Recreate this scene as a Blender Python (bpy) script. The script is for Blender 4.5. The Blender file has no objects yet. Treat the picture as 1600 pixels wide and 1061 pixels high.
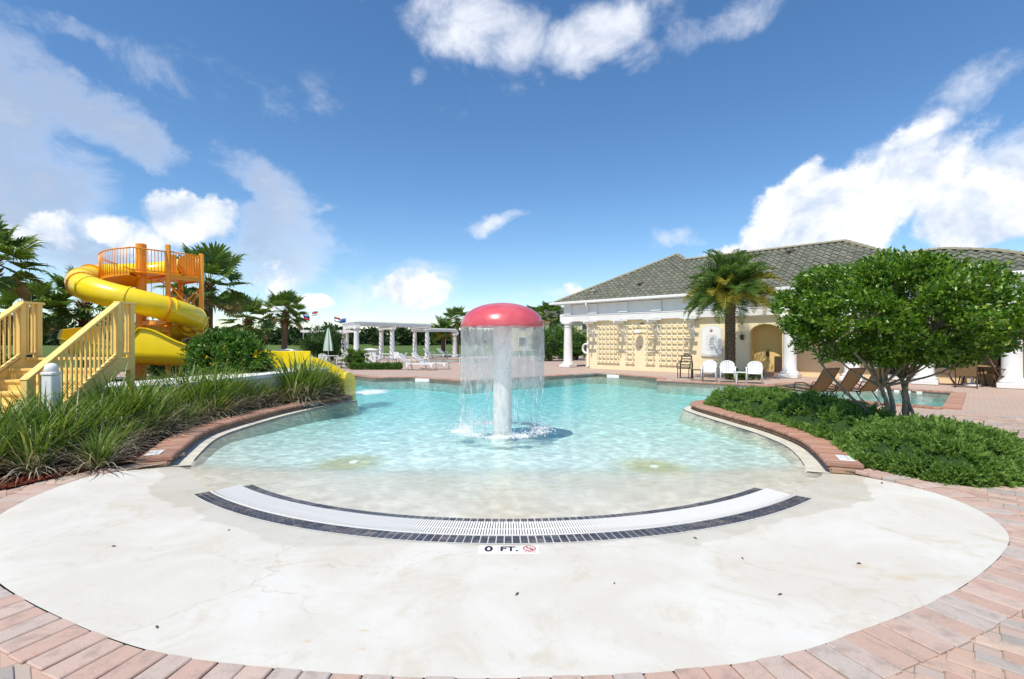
import bpy, bmesh, math, random
import numpy as np
from mathutils import Vector, Matrix, Quaternion
from mathutils.geometry import delaunay_2d_cdt

# ------------------------------------------------------------------ camera
scene = bpy.context.scene
col = scene.collection
PI = math.pi
R = math.radians
FPX, HOR, CAMH = 760.0, 532.0, 1.6          # focal length in photo pixels, horizon row, eye height
cam_data = bpy.data.cameras.new('camera')
cam_data.sensor_width = 36.0
cam_data.lens = 36.0 * FPX / 1600.0
cam_data.clip_end = 5000
cam_data.shift_y = (HOR - 530.5) / 1600.0
cam = bpy.data.objects.new('camera', cam_data)
cam.location = (0, 0, CAMH)
cam.rotation_euler = (R(90), 0, 0)
col.objects.link(cam)
scene.camera = cam

# ------------------------------------------------------------------ sun, sky, exposure
SUN_H = Vector((-.53, -.85, 0)).normalized()
SUN_EL = R(60)
SUN_DIR = (SUN_H * math.cos(SUN_EL) + Vector((0, 0, math.sin(SUN_EL)))).normalized()
sun_data = bpy.data.lights.new('sun', 'SUN')
sun_data.energy = 3.8
sun_data.angle = R(.53)
sun_data.color = (1.0, .935, .82)
sun = bpy.data.objects.new('sun', sun_data)
sun.rotation_euler = (-SUN_DIR).to_track_quat('-Z', 'Y').to_euler()
col.objects.link(sun)

scene.view_settings.view_transform = 'Standard'
scene.view_settings.look = 'None'
scene.view_settings.exposure = 0.40
scene.view_settings.gamma = 1.0
scene.cycles.use_denoising = True
scene.cycles.max_bounces = 10
scene.cycles.transparent_max_bounces = 24
scene.cycles.caustics_reflective = False
scene.cycles.caustics_refractive = False
scene.cycles.sample_clamp_indirect = 6.0


class NT:
    """tiny helper round a node tree"""
    def __init__(s, tree):
        s.t = tree; s.n = tree.nodes; s.l = tree.links
    def new(s, typ, **kw):
        n = s.n.new(typ)
        for k, v in kw.items():
            setattr(n, k, v)
        return n
    def put(s, sock, val):
        if isinstance(val, bpy.types.NodeSocket):
            s.l.new(val, sock)
        elif val is not None:
            if hasattr(sock.default_value, '__len__') and hasattr(val, '__len__') and len(val) == 3 and len(sock.default_value) == 4:
                val = (*val, 1)
            sock.default_value = val
    def math(s, op, a, b=None, c=None, clamp=False):
        n = s.new('ShaderNodeMath', operation=op, use_clamp=clamp)
        s.put(n.inputs[0], a)
        if b is not None: s.put(n.inputs[1], b)
        if c is not None: s.put(n.inputs[2], c)
        return n.outputs[0]
    def vmath(s, op, a, b=None, scale=None):
        n = s.new('ShaderNodeVectorMath', operation=op)
        s.put(n.inputs[0], a)
        if b is not None: s.put(n.inputs[1], b)
        if scale is not None: s.put(n.inputs['Scale'], scale)
        return n.outputs['Value'] if op in ('DOT_PRODUCT', 'LENGTH', 'DISTANCE') else n.outputs[0]
    def mix(s, f, a, b, mode='MIX'):
        n = s.new('ShaderNodeMixRGB', blend_type=mode)
        s.put(n.inputs[0], f); s.put(n.inputs[1], a); s.put(n.inputs[2], b)
        return n.outputs[0]
    def ramp(s, f, lo, hi, smooth=True):
        n = s.new('ShaderNodeMapRange', interpolation_type='SMOOTHSTEP' if smooth else 'LINEAR')
        s.put(n.inputs['Value'], f); s.put(n.inputs['From Min'], lo); s.put(n.inputs['From Max'], hi)
        return n.outputs[0]
    def noise(s, vec, scale, detail=4, rough=.55, dist=0.0, out=0):
        n = s.new('ShaderNodeTexNoise')
        s.put(n.inputs['Vector'], vec); s.put(n.inputs['Scale'], scale); s.put(n.inputs['Detail'], detail)
        s.put(n.inputs['Roughness'], rough); s.put(n.inputs['Distortion'], dist)
        return n.outputs[out]


def build_world():
    w = bpy.data.worlds.new('World')
    scene.world = w
    w.use_nodes = True
    k = NT(w.node_tree)
    bg = k.n['Background']
    sky = k.new('ShaderNodeTexSky', sky_type='NISHITA', sun_disc=False)
    sky.sun_elevation = SUN_EL
    sky.sun_rotation = math.atan2(SUN_DIR.x, SUN_DIR.y)
    sky.air_density = 1.0
    sky.dust_density = .12
    sky.ozone_density = 3.2
    hs = k.new('ShaderNodeHueSaturation')
    hs.inputs['Saturation'].default_value = 1.18
    k.l.new(sky.outputs[0], hs.inputs['Color'])
    d = k.vmath('NORMALIZE', k.new('ShaderNodeTexCoord').outputs['Generated'])
    def direc(px, py):
        return Vector(((px - 800) / FPX, 1, (HOR - py) / FPX)).normalized()
    # cloud banks: centre (as seen from the pool), half width, half height (px at the image centre), tilt, weight
    heaps = [(1320, 340, 200, 95, 26, 1.05), (1400, 240, 110, 48, 32, .74), (1370, 285, 120, 60, 30, .86), (1590, 290, 90, 60, 20, .8), (1550, 335, 130, 75, 8, 1.0), (1190, 388, 130, 34, 16, 1.0), (1250, 300, 90, 50, 30, .9),
             (288, 345, 62, 48, 10, 1.05), (205, 372, 100, 40, 0, .8), (60, 378, 70, 34, 0, .8), (640, 458, 75, 36, 8, .82), (490, 464, 50, 18, 0, .82), (410, 470, 40, 20, 0, .7), (905, 448, 26, 12, 0, .8), (440, 425, 60, 40, 0, .62)]
    veils = [(770, 50, 170, 62, -10, .88), (930, 62, 160, 60, 8, .84), (1110, 45, 150, 40, 18, .78), (645, 118, 26, 20, 40, .62), (1050, 378, 60, 16, 0, .75), (1455, 185, 130, 40, 26, .82), (1580, 250, 120, 46, 18, .8), (1570, 250, 90, 20, 15, .6),
             (140, 165, 150, 62, -24, .95), (40, 80, 130, 60, -38, .72), (60, 12, 110, 24, 4, .72), (10, 290, 150, 120, 0, 1.05), (120, 400, 260, 70, 0, .85), (-60, 180, 150, 200, 0, 1.0),
             (405, 290, 95, 44, -30, .95), (440, 335, 75, 40, 25, .76), (420, 395, 120, 80, 0, .92), (500, 325, 60, 10, 5, .62), (600, 490, 300, 36, 0, .6), (630, 452, 130, 50, 5, .82), (770, 343, 75, 16, 16, .68),
             (850, 462, 130, 14, 3, .66), (620, 10, 120, 24, 0, .42), (330, 140, 260, 70, -20, .38), (560, 400, 110, 22, -14, .5), (860, 90, 420, 60, 5, .34)]
    rnd = random.Random(4)
    def around(n, w0, w1):
        out_ = []
        for i in range(n):                                   # the same kind of sky all round
            az = rnd.uniform(R(70), R(290)); el = R(rnd.uniform(5, 60))
            v = Vector((math.sin(az) * math.cos(el), math.cos(az) * math.cos(el), math.sin(el)))
            out_.append((v, rnd.uniform(.12, .3), rnd.uniform(.06, .13), rnd.uniform(-25, 25), rnd.uniform(w0, w1)))
        return out_
    def conv(bs): return [(direc(a, b), rw / FPX, rh / FPX, t, wt) for a, b, rw, rh, t, wt in bs]
    warp = k.vmath('SCALE', k.vmath('SUBTRACT', k.noise(d, 5.0, 6, .6, out=1), (.5, .5, .5)), scale=.13)
    dw = k.vmath('ADD', d, warp)
    def field(bs):
        total = None
        for c, rw, rh, tilt, wt in bs:
            e = Vector((c.y, -c.x, 0)).normalized(); n = e.cross(c).normalized()
            if n.z < 0: n = -n
            a = R(tilt)
            # sizes were read off a flat picture: shrink them towards its corners as the lens stretches them
            sh = max(.45, abs(c.y)) if c.y > 0 else 1
            t1 = (e * math.cos(a) + n * math.sin(a)) / (rw * sh)
            t2 = (-e * math.sin(a) + n * math.cos(a)) / (rh * sh)
            rel = k.vmath('SUBTRACT', dw, tuple(c))
            q1 = k.vmath('DOT_PRODUCT', rel, tuple(t1)); q2 = k.vmath('DOT_PRODUCT', rel, tuple(t2))
            q = k.math('ADD', k.math('MULTIPLY', q1, q1), k.math('MULTIPLY', q2, q2))
            front = k.math('GREATER_THAN', k.vmath('DOT_PRODUCT', d, tuple(c)), .2)
            m = k.math('MULTIPLY', k.math('MULTIPLY', k.math('SUBTRACT', 1.0, k.math('MULTIPLY', q, .62), clamp=True), front), wt)
            total = m if total is None else k.math('MAXIMUM', total, m)
        return total
    th = field(conv(heaps) + around(7, .8, 1.0)); tv = field(conv(veils) + around(9, .5, .8))
    nz = k.noise(d, 7.0, 10, .58, .25)
    nz2 = k.noise(k.vmath('ADD', d, tuple(SUN_DIR * .03)), 7.0, 10, .58, .25)
    fine = k.noise(d, 24, 7, .6, .2)
    streak = k.noise(k.vmath('MULTIPLY', d, (1.0, 1.0, 1.4)), 7.5, 11, .62, .35)
    nf = k.math('ADD', k.math('MULTIPLY', k.math('SUBTRACT', nz, .5), 1.15), k.math('MULTIPLY', k.math('SUBTRACT', fine, .5), .46))
    dh = k.math('ADD', th, nf)
    ah = k.ramp(dh, .46, .74)
    dv = k.math('ADD', tv, k.math('MULTIPLY', k.math('SUBTRACT', streak, .5), 1.7))
    av = k.math('MULTIPLY', k.ramp(dv, .36, 1.16), .92)
    relief = k.math('ADD', k.math('MULTIPLY', k.math('SUBTRACT', nz, nz2), 5.0), k.math('MULTIPLY', k.math('SUBTRACT', k.noise(d, 4.0, 5, .6, .4), .5), .9))
    lit = k.math('ADD', k.math('ADD', .66, relief), k.math('MULTIPLY', k.math('SUBTRACT', fine, .5), .3), clamp=True)
    col_h = k.mix(lit, (3.8, 4.5, 5.7), (7.2, 7.2, 7.2))
    # the thick bank in the west shows its grey, shaded underside
    west = k.math('MULTIPLY', k.ramp(k.vmath('DOT_PRODUCT', d, tuple(direc(-60, 330))), .84, .95), k.ramp(dv, .50, .95))
    col_v = k.mix(k.math('MULTIPLY', west, .95), (6.3, 6.5, 7.0), (3.0, 3.65, 4.8))
    out = k.mix(av, hs.outputs[0], col_v)
    out = k.mix(k.math('MULTIPLY', ah, .97), out, col_h)
    k.l.new(out, bg.inputs['Color'])
    bg.inputs['Strength'].default_value = .122
build_world()

# ------------------------------------------------------------------ helpers
def ground(px, py, z=0.0):
    """survey helper: the point at height z that the photo shows at this pixel"""
    t = (CAMH - z) * FPX / (py - HOR)
    return ((px - 800) / FPX * t, t)


def tag(o, label=None, cat=None, group=None, kind=None):
    if label: o['label'] = label
    if cat: o['category'] = cat
    if group: o['group'] = group
    if kind: o['kind'] = kind
    return o


def empty(name, loc=(0, 0, 0), rz=0.0, label=None, cat=None, group=None):
    o = bpy.data.objects.new(name, None)
    o.empty_display_size = .2
    col.objects.link(o)
    o.location = loc; o.rotation_euler = (0, 0, rz)
    return tag(o, label, cat, group)


def link(name, me, parent=None, loc=None, rot=None, scale=None):
    o = bpy.data.objects.new(name, me)
    col.objects.link(o)
    if parent: o.parent = parent
    if loc is not None: o.location = loc
    if rot is not None: o.rotation_euler = rot
    if scale is not None: o.scale = scale if hasattr(scale, '__len__') else (scale,) * 3
    return o


def dup(o, parent=None, loc=None, rz=None, scale=None):
    c = o.copy()
    col.objects.link(c)
    c.parent = parent
    if loc is not None: c.location = loc
    if rz is not None: c.rotation_euler = (0, 0, rz)
    if scale is not None: c.scale = (scale,) * 3 if not hasattr(scale, '__len__') else scale
    for ch in list(o.children):
        dup(ch, c)
    return c


def mesh_np(name, V, F, mat, smooth=False):
    """mesh from arrays; F is a list of equal-length index arrays or list of lists"""
    me = bpy.data.meshes.new(name)
    V = np.asarray(V, dtype=np.float32).reshape(-1, 3)
    if isinstance(F, np.ndarray):
        n, m = F.shape
        me.vertices.add(len(V)); me.vertices.foreach_set('co', V.ravel())
        me.loops.add(n * m); me.loops.foreach_set('vertex_index', F.ravel().astype(np.int32))
        me.polygons.add(n)
        me.polygons.foreach_set('loop_start', np.arange(0, n * m, m, dtype=np.int32))
        me.polygons.foreach_set('loop_total', np.full(n, m, dtype=np.int32))
        me.update(calc_edges=True)
    else:
        me.from_pydata([tuple(map(float, v)) for v in V], [], [list(map(int, f)) for f in F])
        me.update()
    if mat: me.materials.append(mat)
    if smooth:
        me.polygons.foreach_set('use_smooth', [True] * len(me.polygons))
    return me


class MB:
    """collects shapes for ONE mesh"""
    def __init__(s):
        s.v = []; s.f = []
    def add(s, V, F):
        b = len(s.v)
        s.v.extend([tuple(p) for p in V]); s.f.extend([[i + b for i in f] for f in F])
        return s
    def box(s, c, size, rz=0.0, rot=None, bev=0.0):
        hx, hy, hz = size[0] / 2, size[1] / 2, size[2] / 2
        M = rot if rot is not None else Matrix.Rotation(rz, 3, 'Z')
        c = Vector(c)
        if bev <= 0:
            P = [(-hx, -hy, -hz), (hx, -hy, -hz), (hx, hy, -hz), (-hx, hy, -hz), (-hx, -hy, hz), (hx, -hy, hz), (hx, hy, hz), (-hx, hy, hz)]
            F = [[3, 2, 1, 0], [4, 5, 6, 7], [0, 1, 5, 4], [1, 2, 6, 5], [2, 3, 7, 6], [3, 0, 4, 7]]
            return s.add([c + M @ Vector(p) for p in P], F)
        b = bev
        P = []
        for z, i in ((-hz, b), (-hz + b, 0), (hz - b, 0), (hz, b)):
            x, y = hx - i, hy - i
            k = b if i == 0 else b * .4
            P += [(-x + k, -y, z), (x - k, -y, z), (x, -y + k, z), (x, y - k, z), (x - k, y, z), (-x + k, y, z), (-x, y - k, z), (-x, -y + k, z)]
        F = [[7, 6, 5, 4, 3, 2, 1, 0], [24 + j for j in range(8)]]
        for r in range(3):
            for j in range(8):
                a, d = r * 8 + j, r * 8 + (j + 1) % 8
                F.append([a, d, d + 8, a + 8])
        return s.add([c + M @ Vector(p) for p in P], F)
    def beam(s, a, b, w, h=None, up=(0, 0, 1), bev=0.0):
        a, b = Vector(a), Vector(b)
        d = b - a; L = d.length; d.normalize()
        up = Vector(up)
        if abs(d.dot(up)) > .99: up = Vector((0, 1, 0))
        sd = d.cross(up).normalized(); u2 = sd.cross(d)
        M = Matrix((d, -sd, u2)).transposed()
        return s.box((a + b) / 2, (L, w, h or w), rot=M, bev=bev)
    def tube(s, path, rad, n=8, caps=True, closed=False):
        path = [Vector(p) for p in path]
        m = len(path)
        rad = rad if hasattr(rad, '__len__') else [rad] * m
        nrm = None; V = []
        for i, p in enumerate(path):
            if closed: t = path[(i + 1) % m] - path[i - 1]
            else: t = path[min(i + 1, m - 1)] - path[max(i - 1, 0)]
            t.normalize()
            if nrm is None:
                nrm = t.cross(Vector((0, 0, 1)))
                if nrm.length < .05: nrm = t.cross(Vector((1, 0, 0)))
            nrm = (nrm - t * nrm.dot(t)).normalized()
            b = t.cross(nrm)
            for j in range(n):
                a = 2 * PI * j / n
                V.append(p + (nrm * math.cos(a) + b * math.sin(a)) * rad[i])
        F = []
        for i in range(m if closed else m - 1):
            for j in range(n):
                a, c = i * n + j, i * n + (j + 1) % n
                i2 = (i + 1) % m
                F.append([a, c, i2 * n + (j + 1) % n, i2 * n + j])
        if caps and not closed:
            F.append(list(range(n))[::-1]); F.append([(m - 1) * n + j for j in range(n)])
        return s.add(V, F)
    def lathe(s, prof, n=24, c=(0, 0, 0), cap=True):
        V = []; F = []
        for r, z in prof:
            for j in range(n):
                a = 2 * PI * j / n
                V.append((c[0] + r * math.cos(a), c[1] + r * math.sin(a), c[2] + z))
        for i in range(len(prof) - 1):
            for j in range(n):
                a, b = i * n + j, i * n + (j + 1) % n
                F.append([a, b, b + n, a + n])
        if cap:
            F.append(list(range(n))[::-1]); F.append([(len(prof) - 1) * n + j for j in range(n)])
        return s.add(V, F)
    def prism(s, poly, z0, z1):
        n = len(poly)
        V = [(x, y, z0) for x, y in poly] + [(x, y, z1) for x, y in poly]
        F = [list(range(n))[::-1], [n + i for i in range(n)]] + [[i, (i + 1) % n, n + (i + 1) % n, n + i] for i in range(n)]
        return s.add(V, F)
    def mesh(s, name, mat, smooth=False):
        return mesh_np(name, s.v, s.f, mat, smooth)
    def build(s, name, mat, parent=None, smooth=False, world=False, loc=None):
        o = link(name, s.mesh(name, mat, smooth), parent, loc)
        if world and parent is not None:
            o.location = -Vector(parent.location)
        return o


def smooth_by_angle(o, deg=40):
    me = o.data
    me.polygons.foreach_set('use_smooth', [True] * len(me.polygons))
    me.set_sharp_from_angle(angle=R(deg))
    return o


def catmull(pts, n=8, closed=False):
    P = [np.array(p, float) for p in pts]
    m = len(P); out = []
    rng = range(m if closed else m - 1)
    for i in rng:
        if closed: a, b, c, d = P[i - 1], P[i], P[(i + 1) % m], P[(i + 2) % m]
        else: a, b, c, d = P[max(i - 1, 0)], P[i], P[i + 1], P[min(i + 2, m - 1)]
        for j in range(n):
            t = j / n
            out.append(.5 * ((2 * b) + (-a + c) * t + (2 * a - 5 * b + 4 * c - d) * t * t + (-a + 3 * b - 3 * c + d) * t ** 3))
    if not closed: out.append(P[-1])
    return np.array(out)


def resample(pts, step):
    pts = np.asarray(pts, float)
    seg = np.r_[0, np.cumsum(np.linalg.norm(np.diff(pts, axis=0), axis=1))]
    n = max(2, int(round(seg[-1] / step)) + 1)
    t = np.linspace(0, seg[-1], n)
    return np.stack([np.interp(t, seg, pts[:, i]) for i in range(pts.shape[1])], 1)


def normals2(pts):
    t = np.gradient(pts, axis=0)
    t /= np.linalg.norm(t, axis=1)[:, None]
    return np.stack([t[:, 1], -t[:, 0]], 1)      # right-hand side of the walking direction


def inside(poly, P):
    P = np.asarray(P, float); poly = np.asarray(poly, float)
    x, y = P[:, 0], P[:, 1]
    r = np.zeros(len(P), bool); n = len(poly)
    for i in range(n):
        x0, y0 = poly[i]; x1, y1 = poly[(i + 1) % n]
        c = ((y0 > y) != (y1 > y))
        with np.errstate(divide='ignore', invalid='ignore'):
            r ^= c & (x < (x1 - x0) * (y - y0) / (y1 - y0) + x0)
    return r


def dist_to(poly, P, closed=True):
    P = np.asarray(P, float); poly = np.asarray(poly, float)
    best = np.full(len(P), 1e9); n = len(poly)
    for i in range(n if closed else n - 1):
        a = poly[i]; b = poly[(i + 1) % n]; ab = b - a
        t = np.clip(((P - a) @ ab) / max(ab @ ab, 1e-12), 0, 1)
        best = np.minimum(best, np.linalg.norm(P - (a + t[:, None] * ab), axis=1))
    return best


def tri_fill(outer, holes=(), extra=None):
    """2-D triangulation of a polygon with holes and extra inner points"""
    V = [Vector(p) for p in outer]; E = [(i, (i + 1) % len(outer)) for i in range(len(outer))]
    for h in holes:
        b = len(V); V += [Vector(p) for p in h]; E += [(b + i, b + (i + 1) % len(h)) for i in range(len(h))]
    if extra is not None: V += [Vector(p) for p in extra]
    v, e, f, *_ = delaunay_2d_cdt(V, E, [], 1 if not holes else 0, 1e-5)
    v = np.array([tuple(p) for p in v]); f = np.array([list(t) for t in f if len(t) == 3])
    if holes:
        c = v[f].mean(1)
        keep = inside(outer, c)
        for h in holes: keep &= ~inside(h, c)
        f = f[keep]
    a = v[f]
    flip = np.cross(a[:, 1] - a[:, 0], a[:, 2] - a[:, 0]) < 0
    f[flip] = f[flip][:, ::-1]
    return v, f


# ------------------------------------------------------------------ materials
def material(name):
    m = bpy.data.materials.new(name)
    m.use_nodes = True
    k = NT(m.node_tree)
    return m, k, k.n['Principled BSDF']


def setp(b, **kw):
    for a, v in kw.items():
        nm = {'base': 'Base Color', 'rough': 'Roughness', 'metal': 'Metallic', 'spec': 'Specular IOR Level', 'coat': 'Coat Weight', 'trans': 'Transmission Weight', 'ior': 'IOR', 'sheen': 'Sheen Weight'}[a]
        b.inputs[nm].default_value = (*v, 1) if hasattr(v, '__len__') else v


def bump(k, b, h, strength=.3, dist=.01):
    n = k.new('ShaderNodeBump')
    n.inputs['Strength'].default_value = strength; n.inputs['Distance'].default_value = dist
    k.l.new(h, n.inputs['Height'])
    k.l.new(n.outputs[0], b.inputs['Normal'])
    return n


def simple(name, c, rough=.5, var=.12, scale=6.0, spec=.4, metal=0, bmp=.0, coat=0.0, dirt=None):
    """painted or plain surface with a little mottling and relief"""
    m, k, b = material(name)
    setp(b, rough=rough, spec=spec, metal=metal, coat=coat)
    co = k.new('ShaderNodeTexCoord').outputs['Object']
    n = k.noise(co, scale, 6, .6)
    n2 = k.noise(co, scale * 9, 3, .6)
    f = k.math('ADD', k.math('MULTIPLY', n, .7), k.math('MULTIPLY', n2, .3))
    lo = tuple(x * (1 - var) for x in c); hi = tuple(min(1, x * (1 + var * .6)) for x in c)
    cc = k.mix(k.ramp(f, .3, .7), lo, hi)
    if dirt:
        cc = k.mix(k.math('MULTIPLY', k.ramp(k.noise(co, scale * .6, 8, .7), .52, .75), dirt[1]), cc, dirt[0])
    k.l.new(cc, b.inputs['Base Color'])
    if bmp: bump(k, b, n2, bmp, .004)
    return m


def leafmat(name, c1, c2, rough=.42, transl=.3, spec=.45, c3=None, share3=.1):
    """leaf with a colour of its own per leaf, letting some light through"""
    m, k, b = material(name)
    setp(b, rough=rough, spec=spec)
    geo = k.new('ShaderNodeNewGeometry')
    rp = geo.outputs['Random Per Island']
    c = k.mix(rp, c1, c2)
    if c3:
        c = k.mix(k.math('LESS_THAN', k.math('FRACT', k.math('MULTIPLY', rp, 37.7)), share3), c, c3)
    k.l.new(c, b.inputs['Base Color'])
    t = k.new('ShaderNodeBsdfTranslucent')
    k.l.new(k.mix(1.0, c, (1.25, 1.3, .5), 'MULTIPLY'), t.inputs[0])
    mx = k.new('ShaderNodeMixShader'); mx.inputs[0].default_value = transl
    k.l.new(b.outputs[0], mx.inputs[1]); k.l.new(t.outputs[0], mx.inputs[2])
    k.l.new(mx.outputs[0], k.n['Material Output'].inputs[0])
    return m


M = {}
M['white'] = simple('white_paint', (.76, .755, .73), .45, .05, 2.0, dirt=((.6, .58, .52), .18))
M['white_plastic'] = simple('white_resin', (.70, .70, .68), .32, .03, 4.0)
M['white_stucco'] = simple('white_stucco', (.78, .77, .74), .8, .06, 3.0, .2, bmp=.25, dirt=((.5, .48, .42), .2))
M['yellow_wall'] = simple('yellow_stucco', (.84, .71, .46), .85, .05, 1.6, .2, bmp=.3, dirt=((.7, .52, .27), .25))
M['tan_wall'] = simple('tan_stucco', (.82, .64, .40), .85, .06, 1.6, .2, bmp=.3)
M['cream_wood'] = simple('cream_painted_wood', (.86, .60, .19), .5, .08, 5.0, .35, bmp=.12, dirt=((.55, .4, .18), .3))
M['trellis'] = simple('cream_trellis_paint', (.86, .77, .56), .55, .05, 4.0)
M['orange'] = simple('orange_painted_steel', (.86, .33, .015), .38, .08, 3.0, .5, dirt=((.6, .2, .02), .25))
M['slide_yellow'] = simple('yellow_fibreglass', (.91, .68, .014), .30, .08, 1.6, .5, coat=.25, dirt=((.72, .50, .05), .4), bmp=.05)
M['cap_red'] = None
M['brown_metal'] = simple('brown_powder_coat', (.085, .05, .03), .4, .1, 8.0)
M['sling'] = simple('tan_sling_fabric', (.27, .18, .09), .8, .2, 25.0, .2, bmp=.4)
M['dark_iron'] = simple('dark_bronze_metal', (.06, .045, .03), .45, .1, 9.0)
M['glass_dark'] = None
M['mulch'] = simple('red_mulch', (.10, .028, .016), .95, .6, 14.0, .1, bmp=1.0)
M['lava'] = simple('red_lava_rock', (.16, .035, .02), .9, .4, 9.0, .15, bmp=.8)
M['bark_grey'] = simple('grey_mottled_bark', (.27, .23, .17), .9, .4, 14.0, .15, bmp=1.0, dirt=((.50, .47, .40), .85))
M['bark_palm'] = simple('palm_trunk_bark', (.17, .12, .075), .95, .45, 12.0, .1, bmp=1.0)
M['fibre'] = simple('palm_fibre', (.20, .11, .05), .95, .4, 20.0, .1, bmp=1.0)
M['grey_lounger'] = simple('grey_sling_fabric', (.42, .45, .44), .7, .1, 20.0, .2)


def mat_cap():
    m, k, b = material('coral_red_gelcoat')
    setp(b, rough=.28, spec=.5, coat=.35)
    b.inputs['Coat Roughness'].default_value = .05
    co = k.new('ShaderNodeTexCoord').outputs['Object']
    c = k.mix(k.ramp(k.noise(co, 2.2, 6, .6), .35, .7), (.56, .075, .095), (.64, .125, .14))
    run_ = k.noise(k.vmath('MULTIPLY', co, (1, 1, .25)), 11, 6, .65, .3)
    c = k.mix(k.math('MULTIPLY', k.ramp(run_, .52, .75), .4), c, (.68, .22, .23))
    k.l.new(c, b.inputs['Base Color'])
    bump(k, b, k.noise(co, 16, 4, .6), .25, .01)
    return m
M['cap_red'] = mat_cap()


def mat_pole():
    """white pipe with lime runs and faint rust"""
    m, k, b = material('white_pipe_with_lime_runs')
    setp(b, rough=.3, spec=.5)
    co = k.new('ShaderNodeTexCoord').outputs['Object']
    run_ = k.noise(k.vmath('MULTIPLY', co, (1, 1, .08)), 30, 5, .65, .2)
    c = k.mix(k.math('MULTIPLY', k.ramp(run_, .5, .72), .45), (.80, .80, .78), (.60, .60, .55))
    c = k.mix(k.math('MULTIPLY', k.ramp(k.noise(co, 5, 6, .7), .58, .74), .35), c, (.66, .62, .50))
    k.l.new(c, b.inputs['Base Color'])
    bump(k, b, k.noise(co, 24, 4, .6), .2, .006)
    return m
M['pole'] = mat_pole()
M['alcove'] = simple('deep_yellow_stucco', (.84, .60, .24), .85, .05, 1.6, .2, bmp=.3)


def mat_glass_dark():
    m, k, b = material('dark_window_glass')
    setp(b, base=(.015, .02, .025), rough=.06, spec=.6)
    return m
M['glass_dark'] = mat_glass_dark()


def mat_paver(name, cols, var_island=False, rough=.85):
    """one colour per paver out of a palette, sandy mottling, grime"""
    m, k, b = material(name)
    setp(b, rough=rough, spec=.25)
    rnd = k.new('ShaderNodeObjectInfo').outputs['Random'] if not var_island else k.new('ShaderNodeNewGeometry').outputs['Random Per Island']
    r = k.new('ShaderNodeValToRGB'); r.color_ramp.interpolation = 'CONSTANT'
    el = r.color_ramp.elements
    el[0].color = (*cols[0], 1); el[1].position = 1 / len(cols); el[1].color = (*cols[1], 1)
    for i, c in enumerate(cols[2:], 2):
        e = el.new(i / len(cols)); e.color = (*c, 1)
    k.l.new(rnd, r.inputs[0])
    geo = k.new('ShaderNodeNewGeometry').outputs['Position']
    n = k.noise(geo, 9, 7, .65); n2 = k.noise(geo, 120, 3, .6)
    c = k.mix(k.math('MULTIPLY', k.ramp(n, .46, .70), .6), r.outputs[0], (.27, .215, .18))
    c = k.mix(k.math('MULTIPLY', k.ramp(k.noise(geo, 22, 5, .7), .58, .72), .45), c, (.50, .21, .14))
    c = k.mix(.35, c, k.mix(n2, (.25, .25, .25), (.85, .85, .85)), 'OVERLAY')
    k.l.new(c, b.inputs['Base Color'])
    bump(k, b, k.math('ADD', n2, k.math('MULTIPLY', n, 1.5)), .5, .004)
    return m
PINKS = [(.48, .355, .295), (.45, .32, .26), (.50, .385, .325), (.46, .37, .32), (.47, .325, .265), (.44, .38, .34)]
FIELD = [(.48, .345, .27), (.38, .335, .30), (.46, .31, .245), (.51, .385, .305), (.33, .295, .27), (.43, .285, .22), (.50, .385, .30)]
M['paver_pink'] = mat_paver('pink_soldier_paver', PINKS)
M['paver_field'] = mat_paver('mixed_field_paver', FIELD)
M['paver_field_many'] = mat_paver('mixed_field_paver_far', FIELD, True)
M['coping'] = mat_paver('terracotta_coping_brick', [(.39, .205, .14), (.32, .165, .115), (.43, .25, .18), (.36, .215, .16), (.40, .20, .14)])
M['coping_dark'] = mat_paver('curb_wall_brick', [(.36, .22, .14), (.32, .20, .13), (.40, .26, .17), (.29, .2, .15)])
M['edge_tile'] = mat_paver('blue_black_gutter_tile', [(.05, .054, .07), (.06, .065, .085), (.04, .044, .06), (.075, .08, .095)], False, .3)
M['edge_tile_many'] = mat_paver('blue_black_gutter_tile_many', [(.05, .054, .07), (.06, .065, .085), (.04, .044, .06), (.075, .08, .095)], True, .3)


def mat_deck():
    """the deck beyond the pavers that can be told apart"""
    m, k, b = material('paver_deck_far')
    setp(b, rough=.85, spec=.25)
    geo = k.new('ShaderNodeNewGeometry').outputs['Position']
    mp = k.new('ShaderNodeMapping'); mp.inputs['Rotation'].default_value = (0, 0, R(43.5))
    k.l.new(geo, mp.inputs[0])
    br = k.new('ShaderNodeTexBrick')
    br.inputs['Scale'].default_value = 1.0
    br.inputs['Brick Width'].default_value = .21; br.inputs['Row Height'].default_value = .105; br.inputs['Mortar Size'].default_value = .003
    br.inputs['Color1'].default_value = (.48, .325, .25, 1); br.inputs['Color2'].default_value = (.40, .345, .30, 1); br.inputs['Mortar'].default_value = (.18, .13, .1, 1)
    k.l.new(mp.outputs[0], br.inputs['Vector'])
    n = k.noise(geo, .8, 6, .65)
    c = k.mix(k.math('MULTIPLY', k.ramp(n, .4, .7), .6), br.outputs[0], (.52, .365, .285))
    c = k.mix(k.math('MULTIPLY', k.ramp(k.noise(geo, 3.0, 5, .6), .55, .75), .4), c, (.40, .33, .29))
    k.l.new(c, b.inputs['Base Color'])
    bump(k, b, br.outputs['Fac'], -.4, .004)
    return m
M['deck'] = mat_deck()


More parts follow.
